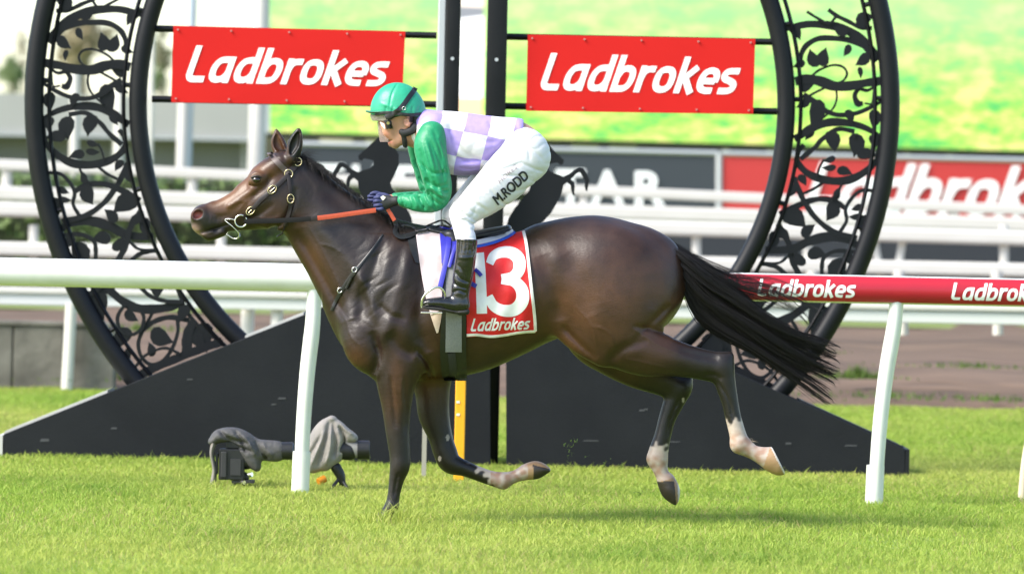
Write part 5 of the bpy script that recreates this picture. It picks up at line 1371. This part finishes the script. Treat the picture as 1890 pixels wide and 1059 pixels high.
M_bre = mat('white_breeches', (.62, .62, .65), .5, .4, noise=(5, .35, (.56, .54, .54)), bump=(30, .25, .006))
breeches = mesh('breeches', v_, f_, M_bre, person, smooth=True)
M_ink = mat('black_print', (.015, .015, .018), .6); M_ink2 = mat('faded_print', (.30, .24, .26), .6); M_ink3 = mat('very_faded_print', (.62, .60, .60), .6)
for k_, (dx, dy) in enumerate(((0, 0), (.9, .5), (-.7, .5), (.2, -.8))):
    surf_text('name_print', 'M.RODD', [(909+dx,364+dy), (966+dx,314+dy), (977+dx,328+dy), (920+dx,379+dy)], M_ink, breeches, BM, .0055 + .0004*k_, cuts=16, spacing=.98)
surf_text('name_print', 'HORES', [(919,333), (951,304), (955,311), (923,340)], M_ink2, breeches, BM, .0065, cuts=12)
surf_text('name_print', 'POUNG', [(880,360), (914,336), (918,343), (884,367)], M_ink3, breeches, BM, .0065, cuts=12)
M_dirt2 = mat('knee_dirt', (.55, .47, .36), .9)
# boots
M_boot = mat('black_patent_boot', (.006, .006, .007), .2, .5, coat=.4, bump=(14, .6, .012))
M_sole = mat('boot_sole', (.015, .014, .013), .7)
for sg, du, dv in ((-1, 0, 0), (1, -14, 3)):
    yb = -sg*by_ if sg > 0 else by_
    yb = sg*abs(by_)
    F2 = Field((P(765+du,500)[0], yb-.11, P(850,590)[2]), (P(905+du,500)[0], yb+.11, P(850,430)[2]), .0042)
    F2.chain([(863+du,436+dv,yb,19.5,21),(861+du,470+dv,yb,19,21),(856+du,506+dv,yb,18.5,18),(851+du,535+dv,yb,17,15),(850+du,556+dv,yb,16,13)], k=.015)
    F2.chain([(853+du,562+dv,yb,14,13),(835+du,560+dv,yb,14,14),(812+du,557+dv,yb,11,14),(796+du,557+dv,yb,9,13),(788+du,558+dv,yb,7,10)], k=.02)
    for pth, am in (([(836,516),(846,526),(864,530)], -.006), ([(834,540),(848,534),(862,540)], -.005), ([(842,498),(850,512),(868,520)], -.006), ([(846,486),(856,500),(858,516)], -.004), ([(846,474),(860,475),(876,474)], .003)):
        F2.groove([(u+du, v+dv) for u, v in pth], 2.6, am)
    for x in (848, 855, 862, 869, 876): F2.groove([(x+du, 441+dv), (x+du, 452+dv), (x+du-1, 466+dv)], 1.8, -.004)
    F2.cut(lambda X, Y, Z: (Z - P(862, 441+dv)[2]) + 0*X + 0*Y)
    v_, f_ = F2.mesh(1); bt = mesh('boot', v_, f_, M_boot, person, smooth=True)
    F3 = Field((P(765+du,540)[0], yb-.09, P(850,596)[2]), (P(885+du,500)[0], yb+.09, P(850,545)[2]), .0042)
    F3.chain([(858+du,574+dv,yb,5,12),(840+du,573+dv,yb,4,11),(815+du,568+dv,yb,4,13),(795+du,566+dv,yb,4,13),(785+du,564+dv,yb,3,9)], k=.004); F3.chain([(862+du,573+dv,yb,6,12),(850+du,574+dv,yb,6,12)], k=.004)
    v_, f_ = F3.mesh(1); mesh('sole', v_, f_, M_sole, bt, smooth=True)
    # stirrup iron
    e = empty('stirrup_iron', (P(803+du, 555)[0], yb, P(803, 570)[2]), 'steel stirrup iron around the near boot toe' if sg < 0 else 'far stirrup iron hidden beyond the horse', 'stirrup')
    if sg < 0: pts = [(780,566,-.035),(781,552,-.045),(787,541,-.05),(797,533,-.05),(808,528,-.045),(817,531,-.035),(823,541,-.02),(822,555,.0),(818,569,.02)]
    else: pts = [(780,566,.035),(781,552,.045),(787,541,.05),(797,533,.05),(808,528,.045),(817,531,.035),(823,541,.02),(822,555,.0),(818,569,-.02)]
    MB().tube(spline([(P(u+du, v+dv)[0], yb + y, P(u, v+dv)[2]) for u, v, y in pts], 4), .0058, 8).build('iron_arch', M_steel, e, smooth=True)
    a, b2_ = P(779+du, 573+dv), P(818+du, 575+dv); MB().box((a[0], yb-.05, a[2]-.008), (b2_[0], yb+.03, a[2])).build('tread', M_steel, e, bevel=.002)

# jacket
M_silk = bpy.data.materials.new('lilac_check_silk'); M_silk.use_nodes = True
n = M_silk.node_tree.nodes; l = M_silk.node_tree.links; b = n['Principled BSDF']
tc = n.new('ShaderNodeTexCoord'); nzv = n.new('ShaderNodeTexNoise'); nzv.inputs['Scale'].default_value = 5; l.new(tc.outputs['Object'], nzv.inputs['Vector'])
mxv = n.new('ShaderNodeMix'); mxv.data_type = 'VECTOR'; mxv.inputs[0].default_value = .035; l.new(tc.outputs['Object'], mxv.inputs[4]); l.new(nzv.outputs['Color'], mxv.inputs[5])
mp = n.new('ShaderNodeMapping'); mp.inputs['Rotation'].default_value = (0, radians(-8), 0); JO = mp; l.new(mxv.outputs[1], mp.inputs[0])
sp = n.new('ShaderNodeSeparateXYZ'); l.new(mp.outputs[0], sp.inputs[0])
shx = n.new('ShaderNodeMath'); shx.operation = 'MULTIPLY_ADD'; shx.inputs[1].default_value = -.06; l.new(sp.outputs['Z'], shx.inputs[0]); l.new(sp.outputs['X'], shx.inputs[2])
cb = n.new('ShaderNodeCombineXYZ'); l.new(shx.outputs[0], cb.inputs[0]); l.new(sp.outputs['Z'], cb.inputs[2])
ck = n.new('ShaderNodeTexChecker'); ck.inputs['Scale'].default_value = 1/.124; ck.inputs['Color1'].default_value = (.68, .65, .69, 1); ck.inputs['Color2'].default_value = (.36, .27, .62, 1)
cb2 = n.new('ShaderNodeVectorMath'); cb2.operation = 'ADD'; cb2.inputs[1].default_value = (.144, .06, .035); l.new(cb.outputs[0], cb2.inputs[0]); l.new(cb2.outputs[0], ck.inputs[0])
nz2 = n.new('ShaderNodeTexNoise'); nz2.inputs['Scale'].default_value = 9; nz2.inputs['Detail'].default_value = 3; l.new(tc.outputs['Object'], nz2.inputs['Vector'])
bp = n.new('ShaderNodeBump'); bp.inputs['Strength'].default_value = .5; bp.inputs['Distance'].default_value = .02; l.new(nz2.outputs['Fac'], bp.inputs['Height']); l.new(bp.outputs[0], b.inputs['Normal'])
l.new(ck.outputs['Color'], b.inputs['Base Color']); b.inputs['Roughness'].default_value = .5; b.inputs['Specular IOR Level'].default_value = .35
JF = Field((P(745,300)[0], -.33, P(850,345)[2]), (P(995,300)[0], .33, P(850,180)[2]), .0055)
JF.chain([(786,226,0,24,34),(806,240,0,36,52),(838,262,0,56,66),(875,266,0,55,64),(912,262,0,47,58),(940,252,0,35,54),(954,246,0,28,50)], k=.03)
JF.chain([(772,240,0,23,24),(790,240,0,30,34)], k=.03)
for sg in (-1, 1): JF.ball(800, 246, sg*.145, 30, 34, 24, k=.05)
JF.chain([(826,303,0,16,52),(860,306,0,14,54),(893,302,0,14,54)], k=.03)
for pth, w, am in (([(835,255),(860,285),(900,300)], 5, -.007), ([(830,215),(880,225),(940,232)], 5, -.004), ([(855,240),(890,262),(925,262)], 5, -.006), ([(880,315),(905,290),(940,255)], 4, -.007), ([(838,290),(870,297),(900,290)], 4, -.008), ([(900,225),(920,245),(945,250)], 4, -.006), ([(845,310),(870,312),(890,308)], 3, -.006), ([(828,230),(838,262),(842,300)], 5, -.007)):
    JF.groove(pth, w, am)
JF.wrinkle(65, 30, .006, 9, .1, .8, None, (880,300,60,30)); JF.wrinkle(150, 34, .006, 12, 0, .8, None, (930,250,40,40))
JF.cut(lambda X, Y, Z: ((X - P(966, 240)[0])*.86 + (P(966, 240)[2] - Z)*.0 + 0*Y))
v_, f_ = JF.mesh(1)
jacket = mesh('jacket', v_, f_, M_silk, person, smooth=True)
# place the checks: a corner of the pattern sits at the pixel (850,234)
c0 = P(853, 243); JO.inputs['Location'].default_value = (0, 0, 0)
M_green = mat('green_satin', (.006, .23, .095), .46, .42, noise=(6, .5, (.004, .17, .07)), bump=(18, .4, .012), sheen=.1)
for sg, du, dv in ((-1, 0, 0), (1, -14, -4)):
    yo = .19*sg
    F2 = Field((P(725+du,300)[0], min(.05*sg, .33*sg), P(800,405)[2]), (P(850+du,300)[0], max(.05*sg, .33*sg), P(800,220)[2]), .0048)
    F2.chain([(799+du,248+dv,sg*.165,26,26),(795+du,272+dv,sg*.20,30,25),(802+du,308+dv,sg*.215,27,23),(810+du,345+dv,sg*.205,25,21),(810+du,366+dv,sg*.185,20,18),(796+du,374+dv,sg*.165,18.5,17),(770+du,374+dv,sg*.14,16.5,15),(750+du,371+dv,sg*.122,12,12),(743+du,370+dv,sg*.118,10.5,10.5)], k=.01)
    for pth, w, am in (([(775,300),(800,320),(828,318)], 3, -.007), ([(785,330),(805,345),(830,340)], 3, -.008), ([(790,350),(808,362),(826,372)], 3, -.008), ([(770,360),(782,374),(785,388)], 2.8, -.007), ([(755,360),(762,374),(764,386)], 2.4, -.005), ([(800,350),(802,370),(806,388)], 2.6, -.007), ([(800,240),(812,270),(818,310)], 3.5, -.007), ([(780,260),(790,300),(800,330)], 3.5, .006), ([(742,362),(745,372),(746,382)], 1.6, -.004), ([(790,250),(800,285),(808,330),(812,350)], 3, -.006), ([(814,255),(822,290),(826,330)], 3, -.006)):
        F2.groove([(u+du, v+dv) for u, v in pth], w, am)
    for pth, w, am in (([(787,262),(800,300),(812,345),(822,372)], 3.2, .010), ([(796,258),(812,300),(822,340)], 3.0, -.010), ([(776,275),(788,312),(798,345)], 3.2, -.009), ([(806,252),(820,285),(828,320)], 2.8, .008),
                       ([(800,335),(815,350),(830,352)], 2.8, -.010), ([(796,345),(812,360),(828,364)], 2.6, .009), ([(790,352),(800,368),(816,380)], 2.6, -.010), ([(783,356),(788,372),(800,386)], 2.6, .008), ([(775,360),(778,374),(788,388)], 2.4, -.008), ([(762,360),(768,372),(772,387)], 2.4, .006), ([(770,296),(780,318),(786,340)], 2.6, .007)):
        F2.groove([(u+du, v+dv) for u, v in pth], w, am)
    F2.wrinkle(0, 3.2, .003, 16, .3, .2, box=(735+du,350,752+du,392))
    v_, f_ = F2.mesh(1); mesh('sleeve', v_, f_, M_green, jacket, smooth=True)
# collar
M_white_silk = mat('white_silk', (.80, .78, .80), .5)
F2 = Field((P(740,300)[0], -.14, P(800,285)[2]), (P(800,300)[0], .14, P(800,190)[2]), .0045)
F2.chain([(770,262,0,9,22),(768,245,0,17,25),(776,222,0,17,24)], k=.02); v_, f_ = F2.mesh(1); mesh('collar', v_, f_, M_white_silk, jacket, smooth=True)

# body (skin): head with face, neck, arms, torso and legs in one surface
SB = Field((P(672,300)[0], -.40, P(850,575)[2]), (P(1012,300)[0], .40, P(735,150)[2]), .005)
SB.ball(738, 208, 0, 42, 42, 27, k=.02)
SB.chain([(718,228,0,18,22),(722,244,0,15,20),(727,258,0,11,15),(729,265,0,8,10)], k=.02)
for sg in (-1, 1):
    SB.chain([(750,236,sg*.055,11,6),(742,256,sg*.042,9,6),(730,266,sg*.012,7,7)], k=.018)
    SB.ball(716, 244, sg*.036, 8, 7, 5, k=.015)             # cheekbone
    SB.ball(752, 227, sg*.084, 6.5, 9.5, 3.5, rot=.25, k=.006); SB.ball(751, 226, sg*.094, 3.2, 5.5, 3, k=.004, sub=True)
    SB.ball(709, 229, sg*.032, 5, 4, 4, k=.01, sub=True)     # eye hollow
    SB.ball(710, 229, sg*.030, 4, 3.4, 3.6, k=.003)          # eyeball
SB.chain([(705,226,0,4,5),(705,236,0,4.5,5),(706,246,0,5,6.5),(709,249,0,4.5,7)], k=.008)
SB.chain([(714,256,0,3.6,9),(716,258,0,3,9)], k=.006); SB.chain([(719,264,0,3.4,8),(721,267,0,4,7)], k=.006); SB.groove([(712,260.5),(719,260.5),(725,259)], 1.3, -.007)
SB.chain([(748,246,0,19,18),(768,254,0,20,19),(792,252,0,26,30)], k=.03)
SB.chain([(800,246,0,34,58),(850,258,0,46,58),(905,258,0,42,52),(950,252,0,30,46),(972,270,0,34,44)], k=.03)
for sg, du, dv in ((-1, 0, 0), (1, -14, -4)):
    SB.chain([(800+du,250+dv,sg*.165,18,16),(803+du,308+dv,sg*.212,15,14),(811+du,358+dv,sg*.19,13,12),(790+du,374+dv,sg*.16,12,12),(765+du,373+dv,sg*.135,10.5,10),(748+du,371+dv,sg*.12,8.5,8),(736+du,371+dv,sg*.112,8.2,7.5),(722+du,372+dv,sg*.107,9,7)], k=.02)
    du2, dv2 = (0, 0) if sg < 0 else (-16, 3); t_, s2 = leg(sg, du2, dv2)
    SB.chain([(u, v, y, a*.7, b_*.7) for u, v, y, a, b_ in t_], k=.03); SB.chain([(u, v, y, a*.7, b_*.7) for u, v, y, a, b_ in s2] + [(855+du2, 500+dv2, sg*abs(by_), 12, 12), (850+du2, 545+dv2, sg*abs(by_), 9, 9)], k=.02)
    SB.chain([(722+du,372+dv,sg*.107,8,6),(712+du,372+dv,sg*.106,8,6)], k=.01)
SM = SurfMap(SB, 0)
v_, f_ = SB.mesh(1)
M_skin = bpy.data.materials.new('skin'); M_skin.use_nodes = True
n = M_skin.node_tree.nodes; l = M_skin.node_tree.links; b = n['Principled BSDF']; at = n.new('ShaderNodeAttribute'); at.attribute_name = 'Col'
l.new(at.outputs['Color'], b.inputs['Base Color']); b.inputs['Roughness'].default_value = .5; b.inputs['Subsurface Weight'].default_value = .12; b.inputs['Subsurface Radius'].default_value = (.012, .005, .003); b.inputs['Subsurface Scale'].default_value = .6
skin = mesh('body', v_, f_, M_skin, person, smooth=True)
U, Vp = pxof(v_[:, 0], v_[:, 2]); C = np.tile(np.array([.50, .255, .165]), (len(U), 1)); nf = vnoise(U*.3, Vp*.3, 6)
mixc(np.array([.58, .20, .15]), .35*spot(714, 248, 8, 8) + .25*spot(752, 227, 8, 10) + .15*nf)
mixc(np.array([.50, .13, .11]), .8*spot(715, 257, 5, 2.4) + .8*spot(720, 263, 4.5, 2.2))
mixc(np.array([.08, .02, .02]), .9*spot(714, 260.5, 6, 1.3)*(U < 722))
mixc(np.array([.26, .16, .12]), .35*spot(736, 258, 12, 10) + .3*spot(726, 268, 9, 6) + .5*spot(745, 230, 5, 10))
mixc(np.array([.40, .17, .10]), .6*(Vp > 340)*(U < 800))
mixc(np.array([.02, .014, .012]), 1.0*((U > 756) & (U < 790) & (Vp < 226) & (Vp > 205)))
paint(skin, C)
# gloves with five fingers each, closed on the reins
M_glove = mat('black_glove', (.016, .016, .018), .6, bump=(90, .3, .003)); M_navy = mat('navy_glove_fingers', (.03, .036, .115), .65, bump=(90, .3, .003))
for sg, du, dv in ((-1, 0, 0), (1, -13, -3)):
    F2 = Field((P(680+du,370)[0], sg*.105-.05, P(700,402)[2]), (P(740+du,370)[0], sg*.105+.05, P(700,345)[2]), .0026)
    F2.chain([(732+du,371+dv,sg*.112,8.8,8.4),(724+du,372+dv,sg*.110,9.5,7.5),(714+du,373+dv,sg*.108,13,7.5),(706+du,374+dv,sg*.107,13.5,7)], k=.008)
    v_, f_ = F2.mesh(1); gl = mesh('glove', v_, f_, M_glove, person, smooth=True)
    for i, (vy, ex) in enumerate(((363.5, 1.0), (370.5, 1.12), (378, 1.02), (385, .85))):
        F3 = Field((P(678+du,370)[0], sg*.105-.06, P(700,405)[2]), (P(725+du,370)[0], sg*.105+.06, P(700,345)[2]), .0024)
        F3.chain([(707+du,vy+dv,sg*.116,3.6,3.6),(700+du-3*(ex-1)*10,vy+dv+.6,sg*.124,3.7,3.6),(694+du-8*(ex-1),vy+dv+1.6,sg*.112,3.5,3.4),(694+du-8*(ex-1),vy+dv+2.2,sg*.098,3.3,3.2),(700+du,vy+dv+2.2,sg*.090,3.0,2.9),(705+du,vy+dv+2,sg*.092,2.8,2.7)], k=.004)
        v_, f_ = F3.mesh(1); mesh('finger', v_, f_, M_navy, gl, smooth=True)
    F3 = Field((P(678+du,370)[0], sg*.105-.06, P(700,395)[2]), (P(735+du,370)[0], sg*.105+.06, P(700,340)[2]), .0024)
    F3.chain([(720+du,365+dv,sg*.098,4.6,4.6),(711+du,360.5+dv,sg*.090,4.2,4.2),(703+du,359+dv,sg*.088,3.6,3.6),(697+du,361+dv,sg*.092,3.0,3.0)], k=.004)
    v_, f_ = F3.mesh(1); mesh('thumb', v_, f_, M_navy, gl, smooth=True)
    if sg < 0:
        c = P(708, 365.5); pts = [(c[0] + .0125*cos(a)*(1 + .22*sin(3*a)), c[2] + .011*sin(a)*(1 + .2*cos(4*a))) for a in np.linspace(0, 2*pi, 18, endpoint=False)]
        MB().prism(pts, -.1325, -.1290).build('glove_badge', M_bord, gl)

# helmet
HE = Field((P(665,200)[0], -.16, P(735,228)[2]), (P(800,200)[0], .16, P(735,140)[2]), .0042)
HE.ball(733, 204, 0, 49.5, 51.5, 38, k=.01)
HE.ball(745, 208, 0, 40, 38, 37, k=.02)
for x in (712, 724, 736, 748, 760, 772): HE.groove([(x, 213), (x+1, 205), (x+2, 196)], 2.0, -.004)
HE.groove([(735,153),(724,175),(719,205)], 1.5, -.004); HE.groove([(700,190),(725,200),(745,208)], 3, .004)
HE.cut(lambda X, Y, Z: (P(735, 214.5)[2] - Z) - (X - P(735, 214)[0])*.02 + 0*Y)
HEM = SurfMap(HE, 0); v_, f_ = HE.mesh(1)
M_hel = mat('green_helmet_silk', (.02, .33, .185), .42, .45, noise=(24, .55, (.03, .25, .15)), bump=(20, .35, .008))
helmet = mesh('helmet', v_, f_, M_hel, person, smooth=True)
PE = Field((P(665,200)[0], -.14, P(735,228)[2]), (P(730,200)[0], .14, P(735,190)[2]), .0035)
PE.chain([(706,207,0,4,34),(692,207.5,0,3.2,30),(683,207,0,2.4,22),(676,205.5,0,1.6,10)], k=.004); v_, f_ = PE.mesh(1); mesh('peak', v_, f_, mat('dark_green_peak', (.03, .16, .10), .4), helmet, smooth=True)
strap('goggle_strap', [(712,218),(726,211),(738,203),(748,191),(757,178),(764,168),(767,162)], 9, HEM, M_blea, helmet, lift=.003, thick=.004)
strap('lower_band', [(692,211),(715,209),(735,211),(758,213),(779,211)], 6, HEM, mat('black_band', (.012, .014, .014), .5), helmet, lift=.003, thick=.003)
ring_px('strap_slide', 746, 201, 3.6, 3, .9, .0016, float(HEM([746], [201])[0]) - .009, M_steel, helmet)
# spare lens pushed under the peak, worn goggles and a dangling film
M_lens = mat('scratched_clear_lens', (.42, .32, .30), .3, .5, trans=0.0, alpha=.34)
M_mesh = mat('dusty_lens', (.22, .19, .16), .5, noise=(60, .8, (.4, .36, .3)))
def shell(name, rows, m, par, thick=.002):
    """curved piece in front of the face: rows of (u_front, v, half_width_m, wrap)"""
    vv = []; ff = []; K = 13
    for u, v, hw, wr in rows:
        c = P(u, v)
        for j in range(K):
            t = j/(K-1)*2 - 1; vv.append((c[0] + wr*(t*t), t*hw, c[2]))
    n0 = len(vv); vv += [(x + thick, y, z) for x, y, z in vv]; R = len(rows)
    for i in range(R-1):
        for j in range(K-1):
            a = i*K + j; ff.append((a, a+1, a+K+1, a+K)); ff.append((a+n0, a+K+n0, a+K+1+n0, a+1+n0))
    for i in range(R-1):
        for j in (0, K-1): a = i*K+j; ff.append((a, a+K, a+K+n0, a+n0))
    for j in range(K-1):
        ff.append((j, j+1, j+1+n0, j+n0)); a = (R-1)*K+j; ff.append((a, a+n0, a+1+n0, a+1))
    return MB().add(vv, ff).build(name, m, par, smooth=True, angle=50)
gg = empty('goggles', (P(710, 230)[0], 0, P(710, 230)[2]), 'dark racing goggles with a dangling clear film on the rider face', 'goggles')
shell('spare_lens', [(683,212,.088,.085),(684,217,.088,.085),(687,223,.085,.082)], M_mesh, gg)
shell('lens', [(700,223,.074,.060),(701,230,.076,.062),(704,238,.072,.060)], mat('dark_goggle_lens', (.015, .014, .014), .15, coat=.4), gg, .004)
shell('tear_off_film', [(696,225,.055,.045),(697,238,.05,.05),(699,250,.042,.05),(701,262,.034,.045)], M_lens, gg, .0012)
strap('goggle_frame', [(712,222),(716,230),(718,238)], 8, lambda u, v: SM(u, v), mat('goggle_rubber', (.014, .013, .013), .6), gg, lift=.012, thick=.008)
c = P(717, 228); yg = float(SM([717], [228])[0]) - .026
MB().tube([(c[0], yg + .012, c[2]), (c[0], yg, c[2])], .014, 14).build('side_hinge', mat('goggle_hinge', (.02, .02, .02), .5), gg)
MB().tube([(c[0], yg - .001, c[2]), (c[0], yg - .004, c[2])], .0085, 14).build('brass_disc', mat('olive_disc', (.24, .22, .06), .4), gg)
strap('lens_tab', [(702,226),(707,231),(711,238)], 9, lambda u, v: np.minimum(SM(u, v), -.055), mat('white_reflective_tab', (.85, .83, .82), .3), gg, lift=.016, thick=.003, wtap=[1, 6, 2])
strap('harness_strap', [(714,222),(728,214),(742,210)], 8, lambda u, v: np.minimum(SM(u, v), -.07), M_blea, gg, lift=.010)
# black harness: neck pad and chin strap
M_har = mat('black_harness_pad', (.013, .013, .014), .6)
HN = Field((P(730,240)[0], -.14, P(740,278)[2]), (P(792,240)[0], .14, P(740,205)[2]), .004)
HN.chain([(770,216,0,14,25),(769,228,0,12,25),(764,238,0,9,25)], k=.01)
for sg in (-1, 1):
    HN.chain([(766,236,sg*.068,9,6),(757,243,sg*.074,7.5,5),(747,246,sg*.074,7,4.5),(742,244,sg*.072,6,4)], k=.008)
    HN.chain([(745,249,sg*.072,4.6,3.4),(747,260,sg*.062,4.8,3.6),(748,269,sg*.048,4.6,3.6)], k=.004)
v_, f_ = HN.mesh(1); mesh('chin_harness', v_, f_, M_har, helmet, smooth=True)

# ================================================================== SMALL THINGS ON THE TURF
M_rain = mat('grey_rain_cover', (.065, .063, .064), .7, noise=(10, .7, (.13, .12, .115)), bump=(26, .7, .015))
M_cam = mat('camera_black', (.012, .012, .013), .45); M_glass = mat('lens_glass', (.06, .10, .14), .08, .6, coat=.8)
def field_px(u0, v0, u1, v1, y, half, h):
    """field for an object at depth y traced with pixels: work in its own y=0 scale then move"""
    return Field((P(u0, v1)[0], -half, P(u0, v1)[2]), (P(u1, v0)[0], half, P(u1, v0)[2] + .01), h)
def move_depth(v, y, uref, vref):
    """carry geometry traced on y=0 to depth y about a reference pixel, keeping its pixel size"""
    a = P(uref, vref, 0); b = P(uref, vref, y); k = (y - CAMY)/(0 - CAMY)
    return (v - a)*k + b
YC = 3.3
def traced(name, chains, m, par, box, uref, vref, h=.006, grooves=(), k=.02, half=.22, subs=()):
    F = field_px(*box, YC, half, h)
    for c in chains: F.chain(c, k=k)
    for c in subs: F.chain(c, k=.006, sub=True)
    for p, w, a in grooves: F.groove(p, w, a)
    v, f = F.mesh(1); v = move_depth(v, YC, uref, vref); return mesh(name, v, f, m, par, smooth=True)
def tube_px(name, pts, r, m, par, uref, vref, flat=None):
    q = np.array([(P(u, v)[0], y, P(u, v)[2]) for u, v, y in pts]); q = move_depth(q, YC, uref, vref)
    return MB().tube(q, r, 12, flat=flat).build(name, m, par, smooth=True, angle=50)
c1 = empty('remote_camera', (*P(440, 905, YC)[:2], 0), 'remote still camera under a grey rain cover, left of the rail leg', 'camera', 'remote cameras on the turf')
traced('rain_cover', [[(392,814,0,8,24),(406,804,0,13,28),(430,803,0,15,28),(450,812,0,17,26),(468,824,0,15,24)], [(464,826,0,16,22),(485,830,0,19,20),(508,832,0,19.5,19),(512,832,0,18,18)], [(452,826,0,16,24),(466,848,0,15,22),(474,862,0,8,18)]], M_rain, c1, (375,775,525,915), 440, 890,
       grooves=(([(404,792),(424,808),(462,818)], 3.5, -.014), ([(470,812),(482,832),(496,848)], 3.5, -.014), ([(432,792),(446,810),(456,838)], 3, -.012), ([(484,812),(494,830),(506,842)], 3, .010), ([(415,815),(440,824),(470,834)], 3.5, -.014), ([(448,800),(462,818),(476,846)], 3, .012)))
traced('side_flap', [[(394,818,0,5,25),(391,838,0,4,25),(396,865,0,4,23),(393,893,0,6,20)]], mat('pale_cover_lining', (.26, .23, .20), .8, noise=(14, .7, (.14, .13, .12))), c1, (375,800,420,910), 440, 890)
def box_px(name, u0, v0, u1, v1, y0, y1, m, par, uref, vref, bev=.006):
    a = P(u0, v1); b = P(u1, v0); mb_ = MB().box((a[0], y0, a[2]), (b[0], y1, b[2])); mb_.v = [tuple(q) for q in move_depth(np.array(mb_.v), YC, uref, vref)]
    return mb_.build(name, m, par, bevel=bev)
M_cam2 = mat('camera_grey_rubber', (.03, .03, .031), .6)
box_px('camera_body', 404, 828, 452, 884, -.05, .05, M_cam, c1, 440, 890); box_px('camera_grip', 408, 832, 420, 880, -.064, -.052, M_cam2, c1, 440, 890); box_px('viewfinder_hump', 418, 814, 446, 827, -.035, .035, M_cam, c1, 440, 890)
box_px('screen_back', 398, 836, 403, 874, -.04, .04, M_cam2, c1, 440, 890, .002); box_px('battery_door', 426, 846, 446, 876, -.058, -.0515, M_cam2, c1, 440, 890, .002); box_px('mount_plate', 428, 885, 470, 890, -.04, .04, M_cam2, c1, 440, 890, .002)
traced('lens_barrel', [[(455,850,0,16,16),(480,836,0,15,15),(520,832,0,15,15)]], M_cam, c1, (440,810,540,880), 440, 890)
tube_px('lens_hood', [(510,832,0),(541,831.5,0)], .052, M_cam, c1, 440, 890)
tube_px('front_glass', [(541,831.5,0),(542.5,831.5,0)], .043, M_glass, c1, 440, 890)
traced('ball_head', [[(435,878,0,12,12),(450,880,0,10,11)]], M_cam, c1, (415,855,475,905), 440, 890)
for u, y in ((415, -.1), (470, -.08), (440, .13)): tube_px('ground_leg', [(442,880,0),(u,915,y)], .012, M_cam, c1, 440, 890)
tube_px('shutter_button', [(460,875,-.05),(466,874,-.06)], .013, M_steel, c1, 440, 890); tube_px('clamp_knob', [(446,889,-.04),(452,889,-.06)], .012, M_steel, c1, 440, 890)
c2 = empty('remote_camera', (*P(622, 905, YC)[:2], 0), 'remote camera draped in a peaked grey cover, right of the rail leg', 'camera', 'remote cameras on the turf')
traced('rain_cover', [[(612,776,0,9,12),(604,800,0,26,22),(596,830,0,32,26),(578,860,0,13,22)], [(614,777,0,8,12),(632,798,0,13,18),(652,808,0,9,16)], [(618,800,0,20,22),(622,828,0,20,22),(600,854,0,14,20)]], mat('pale_rain_cover', (.24, .22, .205), .75, noise=(9, .7, (.36, .32, .29)), bump=(26, .6, .012)), c2, (540,755,680,890), 622, 890,
       grooves=(([(610,772),(600,815),(586,862)], 4, -.022), ([(614,774),(620,815),(616,846)], 4, -.022), ([(625,784),(636,808),(626,838)], 3.5, -.018), ([(602,790),(586,830),(572,862)], 3.5, .014), ([(612,790),(610,825),(602,858)], 3.5, .016), ([(596,800),(578,830),(566,850)], 3.5, -.016), ([(624,775),(640,792),(655,803)], 3, .010)))
traced('camera_body', [[(630,830,0,18,17),(645,832,0,17,17)]], M_cam, c2, (600,800,680,870), 622, 890)
traced('lens_barrel', [[(640,828,0,15,15),(662,830,0,15,15)]], mat('grey_lens_barrel', (.25, .24, .23), .5), c2, (615,805,690,860), 622, 890)
tube_px('lens_hood', [(660,830,0),(682,830,0)], .056, M_cam, c2, 622, 890); tube_px('front_glass', [(681,830,0),(682.5,830,0)], .047, M_glass, c2, 622, 890)
traced('ball_head', [[(620,862,0,10,11),(628,876,0,9,10),(632,890,0,6,8)]], M_cam, c2, (600,845,660,905), 622, 890)
tube_px('orange_knob', [(600,882,-.03),(588,888,-.05)], .022, mat('orange_knob', (.6, .22, .01), .5), c2, 622, 890)
for u, y in ((600, -.1), (652, -.06), (630, .13)): tube_px('ground_leg', [(628,880,0),(u,915,y)], .010, M_cam, c2, 622, 890)

# clods of turf kicked up by the hooves
vv = []; ff = []; cc = []
rr = np.random.default_rng(21)
for (u, v, n_, sp) in ((1048,822,14,7),(1052,838,8,6),(1146,858,9,5),(1082,842,3,3),(1120,855,4,5),(1203,887,5,6),(1060,812,5,4),(1180,905,10,14)):
    for i in range(n_):
        p = P(u + rr.normal(0, sp), v + rr.normal(0, sp*.7), rr.normal(.15, .08)); a = rr.normal(0, 1, 3); a /= np.linalg.norm(a); b_ = rr.normal(0, 1, 3); s = rr.uniform(.006, .016)
        o = len(vv); vv += [p - a*s, p + b_*.003, p + a*s]; ff.append((o, o+1, o+2)); k = rr.uniform(.7, 1.2); cc += [(.17*k, .25*k, .05*k)]*3
o = mesh('flying_grass', vv, ff, MB_BL); paint(o, np.array(cc)); tag(o, 'bits of grass thrown up behind the hooves', 'grass', kind='stuff')
